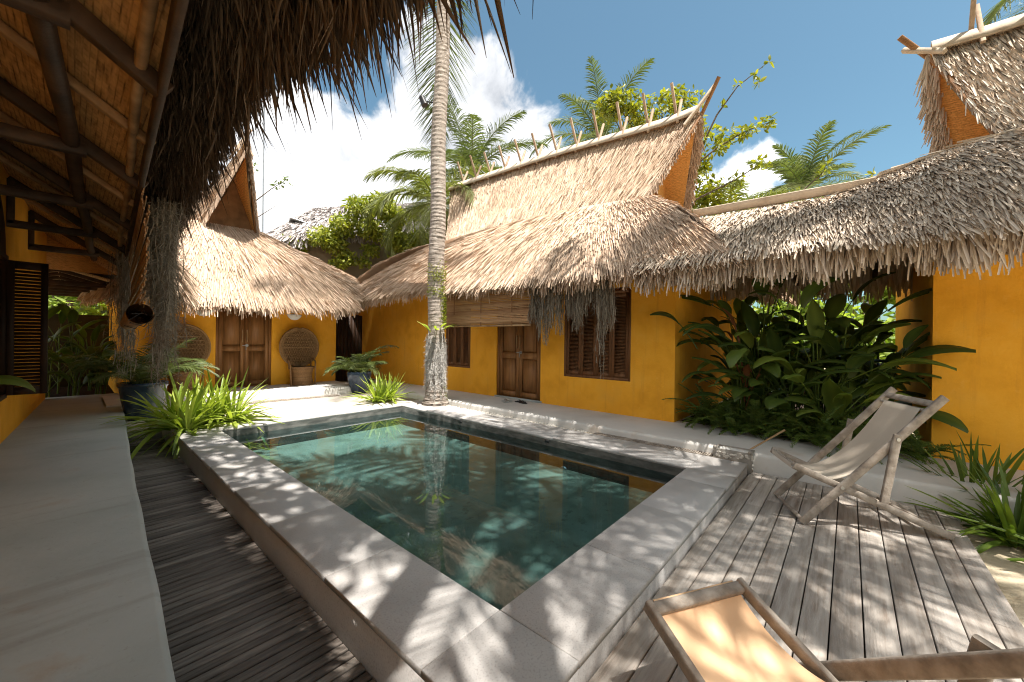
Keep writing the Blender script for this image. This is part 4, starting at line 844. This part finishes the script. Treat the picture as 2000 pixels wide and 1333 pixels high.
def leafgrid(mb,base,az,el,pet,L,W,droop,roll=0,rnd=None,tear=.12):
    """petiole plus one broad blade with a folded midrib and scalloped, torn margin"""
    rnd=RNG.random() if rnd is None else rnd
    h=A(math.cos(az),math.sin(az),0); e=math.radians(el); d0=h*math.cos(e)+A(0,0,math.sin(e)); B=A(*base)
    k=6; s_=np.linspace(0,1,k); P=[B+d0*pet*q*(1-.0*q)+h*pet*.12*q*q for q in s_]; mb.tube(P,.011*(1-.4*s_),5,.8,False)
    p=P[-1]; a=e-.15; m=12; C=[p]; T=[]
    for i in range(m):
        d=h*math.cos(a)+A(0,0,math.sin(a)); T.append(d); C.append(C[-1]+d*L/m); a-=droop/m
    T.append(T[-1]); C=np.array(C); T=np.array(T); sd=nrm(A(-h[1],h[0],0)+A(0,0,roll)); q=np.linspace(0,1,m+1)
    w=W*.5*np.sin(PI*np.clip(q*.96+.03,0,1))**.7*(1-.15*q); N=np.cross(sd,T)*-1; N=np.where(N[:,2:]<0,-N,N)
    G=[]
    for f_,up in ((-1,.04),(-.55,.20),(0,0),(.55,.20),(1,.04)):
        ww=w*f_*(1-tear*RNG.random(m+1)*(abs(f_)>.9)); G.append(C+sd*ww[:,None]+N*(W*.5*up)*np.sin(PI*q)[:,None]-A(0,0,.10*W)*(abs(f_)**2))
    mb.grid(np.array(G),np.clip(rnd+np.array([.1,0,.25,0,.1])[:,None]*np.ones(m+1),0,1))
def broadplant(label,loc,H,n,L,W,group,mat='banana',lean=0,name='broad_leaved_plant',cat='plant',spread=25):
    r=thing(name,label,cat,loc,0,group); O=A(*loc); g=MB()
    ns=max(2,n//3)
    for i in range(ns):
        q=RNG.uniform(0,2*PI); x=O+A(math.cos(q),math.sin(q),0)*.06*RNG.random(); g.tube([x,x+A(.02,.02,H*.35),x+A(math.cos(q)*.06,math.sin(q)*.06,H*RNG.uniform(.6,.8))],[.018,.014,.008],6,RNG.random())
    g.build('stem',M['lilyd'],r)
    g=MB()
    for i in range(n):
        az=i*2.4+RNG.uniform(-.4,.4); z=H*RNG.uniform(.06,.66); leafgrid(g,O+A(math.cos(az)*.03,math.sin(az)*.03,z),az,RNG.uniform(90-spread*1.6,88),H*RNG.uniform(.15,.42),L*RNG.uniform(.7,1.15),W*RNG.uniform(.8,1.15),RNG.uniform(.5,1.9),RNG.normal(0,.25))
    g.build('leaves',M[mat],r); return r
GR='broad-leaved plants in the bed under the passage roof'
LB='dark broad-leaved plant with long paddle leaves in the shaded bed under the passage roof'
spots=[(7.0,1.3,2.0),(6.9,1.0,2.2),(6.6,.95,1.9),(6.75,.6,2.2),(6.6,.3,1.9),(6.8,.05,2.1),(7.0,-.2,1.6),(7.5,1.35,2.2),(7.3,1.0,2.3),(7.4,.3,2.2),(7.6,-.1,2.0),(6.65,1.1,1.1),(6.45,.6,1.2),(6.5,.1,1.0)]
pr0=[]
for i,(x,y,H) in enumerate(spots): pr0.append(broadplant(LB,(x,y,.09),H,11 if i%3 else 8,.64,.25,GR,mat='banana2' if i%3==1 else 'banana',spread=36))
for i,(x,y) in enumerate([(7.8,1.5),(8.0,.9),(7.9,.3),(8.1,-.3),(8.6,1.2),(8.7,.5),(8.7,-.1),(7.0,1.25),(7.05,.1),(6.9,-.4),(9.3,1.6),(9.4,.8),(9.4,.1),(6.75,1.0),(6.95,.85),(6.7,.45),(6.65,.75),(6.85,.2),(7.2,.6),(7.1,1.0)]): dup(pr0[i%14],(x,y,.09),RNG.uniform(0,6),RNG.uniform(.62,.86))
broadplant('tall dark plant at the yellow house corner with one leaf reaching over the wall edge',(7.1,1.4,.09),1.9,8,.45,.2,GR); 
g=MB(); leafgrid(g,(6.32,1.75,1.30),1.75,62,.45,.5,.2,1.3,.3,.2); g.build('leaves',M['banana'],bpy.data.objects[[o.name for o in bpy.data.objects if o.get('label','').startswith('tall dark plant at the yellow')][0]])
bp=broadplant('big dark round-leaved plant leaning past the corner wall, behind the beige deck chair',(7.0,-.02,.09),1.5,6,.45,.30,GR)
g=MB(); leafgrid(g,(6.45,-.15,.9),-1.62,50,.40,.62,.34,1.0,.2,.05); leafgrid(g,(6.5,.1,.75),-2.6,62,.4,.45,.28,1.0,.1,.1); g.build('leaves',M['banana'],bp)
rp=broadplant('reddish-leaved plant among the green leaves in the middle of the shaded bed',(6.5,1.15,.09),1.6,10,.34,.10,None,'redleaf')
GF='ferns along the foot of the shaded bed'; LFN='low green fern at the front edge of the shaded bed beside the walkway'
fp=None
for i,(x,y) in enumerate([(6.55,1.7),(6.45,1.55),(6.45,1.4),(6.28,1.25),(6.36,1.0),(6.28,.8),(6.35,.55),(6.28,.3),(6.36,.1),(6.3,-.15),(6.35,-.38),(6.6,1.6),(6.62,1.1),(6.6,.4),(6.6,-.2),(6.3,-.6)]):
    if i<4:
        g=MB()
        for k in range(15): frond(g,(x,y,.1),k*2.4+RNG.random(),RNG.uniform(25,82),RNG.uniform(.42,.78),RNG.uniform(.8,1.7),.085,34,.015,.25,.004,t0=.15)
        o=tag(g.build('fern',M['fern'],loc=(x,y,.1)),LFN,'fern',GF); fp=(fp or [])+[o]
    else: dup(fp[i%4],(x,y,.1),RNG.uniform(0,6),RNG.uniform(.8,1.25))
# plant whose leaf pokes in beside the near wall
r=thing('leafy_plant','pale green leaf poking in beside the dark shutters at the left','plant',tuple(LF(-.72,3.9,.15))); g=MB(); b_=LF(-.72,3.9,.15); g.tube([b_,b_+A(0,0,.55),b_+A(.02,.02,.95)],.012,6); g.build('stem',M['lilyd'],r)
g=MB(); leafgrid(g,b_+A(-.02,.05,.93),0.1,35,.03,.26,.22,1.5,.1,.9); leafgrid(g,b_+A(0,0,.6),2.2,60,.3,.4,.18,1.2); leafgrid(g,b_+A(0,0,.7),-1.6,60,.3,.4,.18,1.2); g.build('leaves',M['banana'],r)
# dark garden beyond the walkway's end
GD='plants in the dark side garden beyond the walkway'
for x,y,H in [(-.35,12.4,1.5),(.0,12.7,1.7),(.35,12.5,1.3),(-.2,13.6,1.9),(.3,13.8,1.8),(.05,12.1,1.0),(-.7,13.0,1.8),(.45,12.0,.8)]:
    broadplant('dark broad-leaved plant in the side garden past the end of the walkway',(x,y,.05),H,9,.55,.2,GD)
g=MB(); g.box((-2.5,15.2,-.1),(.66,15.4,1.93),.5,.02); tag(g.build('garden_wall',M['shadewall'],loc=(-1,15.3,-.1)),'low grey wall closing the dark side garden','wall')
# ------------------------------------------------------------------ palm by the pool
pt=thing('coconut_palm','tall ringed palm trunk rising from the pool coping, hung with silver air plants','palm tree',(5.17,6.68,0))
def trunk(P,R,n=16,seg=140,ring=.09,amp=.045):
    P=np.asarray(P,float); t_=np.linspace(0,1,len(P)); q=np.linspace(0,1,seg); C=np.stack([np.interp(q,t_,P[:,i]) for i in range(3)],1)
    L=np.concatenate([[0],np.cumsum(np.linalg.norm(np.diff(C,axis=0),axis=1))]); ph=(L/ring+.35*np.sin(L*3.1))%1; r=np.interp(q,t_,R)*(1+amp*(1-ph)**2-.01)
    C[:,0]+=.012*np.sin(L*1.9); C[:,1]+=.01*np.sin(L*2.3+1)
    g=MB(); g.tube(C,r,n,.5); g.v[0]=g.v[0]+RNG.normal(0,.004,g.v[0].shape); g.r[0]=np.repeat(np.where(ph<.16,.0,.35+.5*(1-ph))+RNG.random(seg)*.15,n); return g
trunk([(5.17,6.68,-.05),(5.17,6.68,.15),(5.165,6.685,.6),(5.155,6.69,1.8),(5.155,6.695,3.2),(5.16,6.69,4.9),(5.185,6.66,7),(5.22,6.62,8.8),(5.27,6.55,10.6)],[.32,.235,.185,.172,.168,.16,.148,.14,.135],seg=900).build('trunk',M['trunk'],pt,True)
g=MB(); crown(g,(5.27,6.55,10.6),15,3.6,.75,70,(78,30),.036,.9,.5,.5)
frond(g,(5.27,6.55,10.3),math.radians(56),8,5.6,2.05,1.3,120,.036,.22,.035,vee=.1)
g.build('crown',M['palm'],pt)
n=120; a=RNG.uniform(0,2*PI,n); rr=RNG.uniform(.165,.205,n); tops=np.stack([5.155+rr*np.cos(a),6.69+rr*np.sin(a),RNG.uniform(1.05,1.55,n)],1)
g=MB(); moss(g,tops,np.minimum(RNG.uniform(.45,1.45,n),tops[:,2]-.05),w=.010,hair=.062,hn=70,sway=.03); tag(g.build('air_plant',M['tilland'],loc=(5.155,6.69,1.4)),'silvery air plant draped round the lower palm trunk','air plant')
g=MB()
for i in range(11):
    az=2.6+i*.5+RNG.normal(0,.15); leafgrid(g,(5.155+.17*math.cos(az),6.69+.17*math.sin(az),1.55+.08*RNG.random()),az,RNG.uniform(25,62),.03,RNG.uniform(.24,.36),.075,RNG.uniform(.3,1.1),0,RNG.uniform(.5,1),.2)
tag(g.build('bird_nest_fern',M['lily'],loc=(5.155,6.69,1.6)),'yellow-green fern perched on the palm trunk above the air plant','fern')
g=MB(); n=900; z=np.concatenate([RNG.uniform(1.7,2.5,n//2),RNG.normal(2.75,.13,n//4),RNG.uniform(.05,.9,n-n//2-n//4)]); a=np.where(z<2.3,RNG.normal(-.9,.35,n),RNG.normal(-2.0,.8,n)); rr=.168+.07*(z<.5)*(1-z*2)*(z<.45)
B=np.stack([5.16+rr*np.cos(a),6.69+rr*np.sin(a),z],1); D=nrm(np.stack([np.cos(a),np.sin(a),0*a],1)+RNG.normal(0,.6,(n,3)))*RNG.uniform(.04,.08,(n,1)); g.strips(B,D,RNG.normal(0,1,(n,3)),.024,prof=(.3,1,.1),fold=.15)
tag(g.build('climbing_fern',M['ivy'],loc=(5.3,6.5,1.0)),'small green ferns clinging to the palm bark','fern')
sp=thing('spotlight','small black spotlight on a bracket high on the palm trunk','spotlight',(4.98,6.86,6.5)); g=MB(); c=A(4.93,6.9,6.5); g.tube([c+A(-.04,.05,.09),c+A(.01,-.01,-.09)],[.06,.075],12); g.build('housing',M['black'],sp,True); g=MB(); g.tube([c,A(5.13,6.7,6.47)],.014,6); g.build('bracket',M['black'],sp,True)

# ------------------------------------------------------------------ palms and trees around
def palm(label,c,H0,n,L,leaf,nl,mat='palm',lean=(0,0),group=None,elr=(80,-40),w=.05,droop=1.2,hang=.45,az0=0,r=.14,vee=.35):
    base=(c[0]+lean[0],c[1]+lean[1],-.3); o=thing('coconut_palm',label,'palm tree',base,0,group)
    q=np.linspace(0,1,8); trunk(np.stack([base[0]+(c[0]-base[0])*q**1.6,base[1]+(c[1]-base[1])*q**1.6,base[2]+(c[2]-base[2])*q],1),np.interp(q,[0,.1,1],[r*1.6,r*1.1,r*.8]),10,80,.12).build('trunk',M['trunk'],o,True)
    g=MB(); crown(g,c,n,L,leaf,nl,elr,w,droop,hang,az0,vee=vee); g.build('crown',M[mat],o); return o
palm('tall palm with upright green crown behind the ridge, just right of the ringed trunk',(12.2,13.3,9.2),0,22,3.6,.85,60,'palm',(.5,.5),None,(85,-35),.045,1.0)
palm('sunlit yellowish palm with drooping fronds left of the ringed trunk',(8.75,11.4,6.4),0,18,2.9,.8,60,'palmy',(.2,.4),None,(60,-30),.042,1.7,.6,.3)
palm('palm with slim fronds rising behind the middle of the sticked ridge',(15.9,8.6,10.6),0,15,3.4,.75,56,'palm',(.6,.6),None,(80,-10),.045,1.2,.45,1.1)
palm('palm crown standing alone in the sky above the low grey roof',(24.0,1.75,9.0),0,20,3.4,.8,56,'palm',(.3,.6),None,(85,-15),.06,1.0,.4,.2)
palm('yellowish palm with hanging fronds behind the gable prow of the long house',(16.4,3.4,6.2),0,15,3.0,.8,56,'palmy',(.4,.2),None,(50,-30),.05,1.6,.6,.9)
palm('low palm half hidden behind the ridge board of the grey roof',(19.5,2.4,6.6),0,13,2.8,.7,46,'palmy',(.4,.2),None,(45,-10),.05,1.4,.5,.3)
palm('palm whose fronds hang above the ridge of the corner house',(15.8,-5.0,10.3),0,17,3.4,.85,64,'palm',(.5,-.5),None,(75,-35),.045,1.3,.5,.6)
# palms and a leafy tree behind the camera that throw the dappled shade
palm('palm standing behind the viewer on the sand side of the deck',(4.2,-3.1,8.0),0,14,3.3,.8,60,'palm',(.4,-1.4),None,(65,-40),.045,1.3,.5,.1)
palm('palm standing beyond the deck toward the corner house',(6.2,-3.6,7.6),0,11,3.2,.8,60,'palm',(.3,-1.0),None,(65,-40),.045,1.3,.5,1.7)
palm('palm leaning out over the veranda roof behind the viewer',(2.3,-1.3,9.0),0,13,3.5,.95,64,'palm',(-4.2,-1.6),None,(60,-30),.045,1.3,.5,.7)
palm('second palm leaning over the veranda roof behind the viewer',(3.5,-.5,9.9),0,13,3.6,.95,64,'palm',(-5.6,-.6),None,(60,-30),.045,1.3,.5,1.3)
def limbs(g,b,tips,r0):
    for tp in tips:
        tp=A(*tp); b_=A(*b); m=(b_+tp)/2+RNG.normal(0,.12,3)*np.linalg.norm(tp-b_)*.4; g.tube([b_,b_*.6+m*.4+RNG.normal(0,.03,3),m,(m+tp)/2+RNG.normal(0,.05,3),tp],[r0,r0*.8,r0*.6,r0*.4,r0*.15],6)
def leaves(g,c,rad,n,size,prof=(.2,1,.95,.1),down=.3,flat=.7):
    d=nrm(RNG.normal(0,1,(n,3)))*(RNG.random((n,1))**.45)*A(1,1,flat)*rad; B=A(*c)+d
    D=nrm(RNG.normal(0,1,(n,3))+nrm(d)*.6-A(0,0,down))*size*RNG.uniform(.6,1.25,(n,1)); g.strips(B,D,RNG.normal(0,1,(n,3))*A(1,1,.5),size*.55*RNG.uniform(.8,1.2,n),bend=-A(0,0,1)*size*.15*RNG.random((n,1)),prof=prof,fold=.15)
tr2=thing('broadleaf_tree','yellow-green leafy tree with a thin branch reaching into the blue sky behind the prow','tree',(14.6,4.6,-.3))
TB=[(13.4,6.75,10.5),(13.7,6.1,10.2),(14.05,5.25,10.0),(14.3,4.45,9.9),(14.3,4.6,9.3),(13.9,5.7,9.5),(14.5,3.95,8.7),(14.3,4.3,7.7),(14.5,3.8,6.9),(13.4,6.95,10.3),(14.6,3.4,6.3)]
BR=[[(13.4,4.05,6.98),(13.61,3.27,8.73),(13.73,2.72,9.47),(13.87,1.93,9.95)],[(13.42,3.98,7.14),(13.61,3.26,7.66),(13.76,2.57,7.98),(13.87,1.92,8.1)],[(13.47,3.82,6.1),(13.74,2.69,6.56),(13.84,2.1,6.9)],[(14.6,3.2,5.6),(15.95,1.31,6.39),(15.99,.65,6.99),(15.99,.63,7.23)],[(14.5,3.2,5.6),(14.9,.6,6.0),(15.0,-.5,6.25)]]
g=MB(); g.tube([(14.6,4.6,-.3),(14.55,4.7,3),(14.4,4.7,6),(14.2,5,8.2)],[.22,.18,.14,.08],8); limbs(g,(14.3,4.8,6.6),TB,.06)
for b_ in BR: g.tube([(14.4,4.7,5.6)]+b_,np.linspace(.05,.008,len(b_)+1),5)
g.build('trunk',M['bark'],tr2,True)
g=MB()
for c in TB: leaves(g,c,.62,150,.20); leaves(g,A(*c)+RNG.normal(0,.3,3),.35,60,.22)
for b_ in BR[1:3]:
    for c in b_[1:]: leaves(g,c,.26,34,.17)
leaves(g,(13.72,2.8,8.0),.5,60,.17,flat=.4); leaves(g,(13.8,2.3,8.05),.35,40,.17)
for c in [(13.87,1.91,9.94),(13.81,2.27,9.66),(13.83,2.16,9.41),(13.73,2.73,9.55),(13.64,3.16,9.03),(13.5,3.6,8.0)]: leaves(g,c,.07,7,.20)
for c in [(15.99,.7,6.95),(15.99,.63,7.2),(15.9,1.4,6.45),(14.7,3.0,6.1),(14.5,3.8,6.3),(15,-.5,6.25),(14.95,.1,6.1)]: leaves(g,c,.14,12,.19)
g.build('crown',M['tree'],tr2)
st2=thing('leafy_tree','dense tree behind the viewer that shades the near coping','tree',(-2.6,-1.5,-.3))
SB=[(.7,-.2,8),(1.3,.8,8.2),(.4,1.2,8.6),(1.0,2.2,8.4),(.2,2.4,8.8),(.2,.2,8.9),(.9,3.3,8.6),(-.6,1.6,8.8),(-.6,0,8.6)]
g=MB(); g.tube([(-2.6,-1.5,-.3),(-2.4,-1.2,3),(-1.4,-.4,6),(-.3,.5,7.6)],[.3,.24,.18,.1],8); limbs(g,(-1.0,0,6.7),SB,.07); g.build('trunk',M['bark'],st2,True)
g=MB()
for c in SB: leaves(g,c,.85,330,.20)
g.build('crown',M['treed'],st2)
# bare twig with a few leaves beside the mast
tw=thing('sparse_tree','thin leafless-looking branches with few leaves beside the aerial mast','tree',(3.0,13.2,-.3)); g=MB(); g.tube([(3.0,13.2,-.3),(3.0,13.1,3.5),(3.1,12.8,4.5),(3.25,12.59,5.09),(3.71,12.46,5.63),(4.09,12.34,6.01)],[.06,.05,.03,.018,.012,.005],5); g.tube([(3.05,13,4.2),(3.31,12.57,4.67),(3.9,12.4,5.25)],[.03,.015,.004],5); g.tube([(3.05,13,4.6),(3.2,12.7,5.5),(3.3,12.6,6.3)],[.03,.015,.004],5); g.build('trunk',M['bark'],tw)
g=MB()
for c,n_ in (((3.85,12.42,5.8),26),((4.05,12.36,5.95),22),((3.3,12.6,6.2),12),((3.25,12.6,5.5),12),((3.3,12.57,4.75),7),((3.2,12.6,5.9),8)): leaves(g,c,.16,n_,.10)
g.build('crown',M['treed'],tw)

# ------------------------------------------------------------------ creeper-covered building, solar panel, mast
iv=thing('outbuilding','grey-beige building with silvery thatch, half covered in creeper between the straw roofs','building',(8,18,0))
g=MB(); g.prism([(5.2,16.2,-.3),(12.5,13.2,-.3),(12.5,13.2,6.5),(5.2,16.2,5.15)],(1.6,4,0)); g.build('wall',M['graywall'],iv)
ivr=Roof([(7.4,18.6,7.4),(13,17.6,9.0)],[(4.7,15.9,4.95),(8.0,14.6,5.75),(12.8,12.6,6.4)],.1); g=MB(); ivr.base(g); ivr.thatch(g,row=.16,sp=.05,L=.4,W=.06); ivr.fringe(g,L=.4,W=.06,layers=3,sp=.04)
ivl=Roof([(7.4,18.6,7.4),(7.4,20,7.4)],[(4.7,15.9,4.95),(4.7,22,4.95)][::1],.05); ivl.base(g); ivl.thatch(g,row=.2,sp=.08,W=.08); g.build('roof',M['thatch_far'],iv)
g=MB()
for c,r_,n_ in [((7.2,14.1,6.4),.5,420),((7.9,13.8,6.65),.5,420),((8.3,13.5,6.2),.5,420),((6.8,14.5,5.7),.5,420),((6.2,15.0,5.2),.45,330),((6.6,14.8,5.0),.4,250),((7.6,14.0,5.7),.5,420),((8.3,13.6,5.4),.5,330),((8.8,13.5,5.2),.5,330),((7.0,14.7,4.5),.35,160),((9.4,13.2,5.5),.5,300),((7.8,14.3,4.9),.3,120),((5.6,15.8,4.9),.35,220),((6.7,14.8,4.3),.3,100),((8.6,13.9,4.6),.3,110),((9.6,13.4,4.9),.5,250),((7.6,14.5,4.45),.25,70),((5.2,16.0,4.95),.25,100)]: leaves(g,c,r_*1.12,int(n_*1.5),.17,(.4,1,.8,.1),.6,.8)
tag(g.build('creeper',M['ivy'],loc=(7,14.5,4.5)),'bright green creeper climbing over the grey outbuilding','creeper')
so=thing('solar_panel','small tilted solar panel on a post above the silvery roof','solar panel',(5.85,16.9,5.5)); g=MB(); g.bar((5.7,16.95,6.12),(6.45,16.7,5.95),.5,.03,up=(0,.2,1)); g.build('panel',M['steel'],so); g=MB(); g.tube([(6.06,16.85,4.9),(6.06,16.85,6.03)],.03,6); g.build('post',M['steel'],so)
ma=thing('aerial_mast','thin guyed aerial mast standing in the clouds','mast',(6.78,24.07,-.3)); g=MB(); g.tube([(6.78,24.07,-.3),(6.78,24.07,17)],.035,6); g.build('pole',M['steel'],ma)
for p in ((13,26),(2,30)): g=MB(); g.tube([(6.78,24.07,16),(*p,-.3)],.006,4); g.build('guy_wire',M['steel'],ma)
# sunlit garden seen through the passage and past the walkway
GS='sunlit shrubs in the garden behind the passage'
for x,y,z in [(12.2,.2,1.3),(12.6,1.4,1.5),(12.0,2.4,1.4),(13.2,-.6,2.2),(13.6,.8,2.8),(12.8,3.2,2.2),(14.2,2.2,3.0),(13.8,-1.8,2.6),(11.8,-.6,.9),(14.6,-.4,3.2),(15.0,1.2,3.4),(14.4,-3.0,3.0)]:
    r=thing('garden_shrub','sunlit yellow-green shrub in the garden seen through the passage','shrub',(x,y,-.3),0,GS); g=MB(); limbs(g,(x,y,-.3),[(x+RNG.normal(0,.4),y+RNG.normal(0,.4),z+RNG.uniform(0,.8)) for _ in range(6)],.04); g.build('stem',M['bark'],r)
    g=MB()
    for k in range(7): leaves(g,(x+RNG.normal(0,.5),y+RNG.normal(0,.5),z*RNG.uniform(.3,1.2)),.5,130,.24,(.2,1,.9,.1))
    g.build('foliage',M['litleaf'],r)
for x,y,z,lb in [(-.05,17.2,2.4,'low sunlit garden tree right behind the low grey wall'),(-.6,18.5,2.6,'sunlit garden tree above the low grey wall beyond the walkway'),(.9,19.5,2.8,'second sunlit garden tree behind the low grey wall, farther back')]:
    r=thing('garden_tree',lb,'tree',(x,y,-.3)); g=MB(); g.tube([(x,y,-.3),(x,y,z)],[.12,.08],7); limbs(g,(x,y,1.5),[(x+RNG.normal(0,.6),y,z+RNG.normal(0,.6)) for _ in range(6)],.04); g.build('trunk',M['bark'],r)
    g=MB()
    for k in range(9): leaves(g,(x+RNG.normal(0,.7),y+RNG.normal(0,.6),z+RNG.normal(0,.7)),.6,150,.22)
    g.build('crown',M['litleaf'],r)
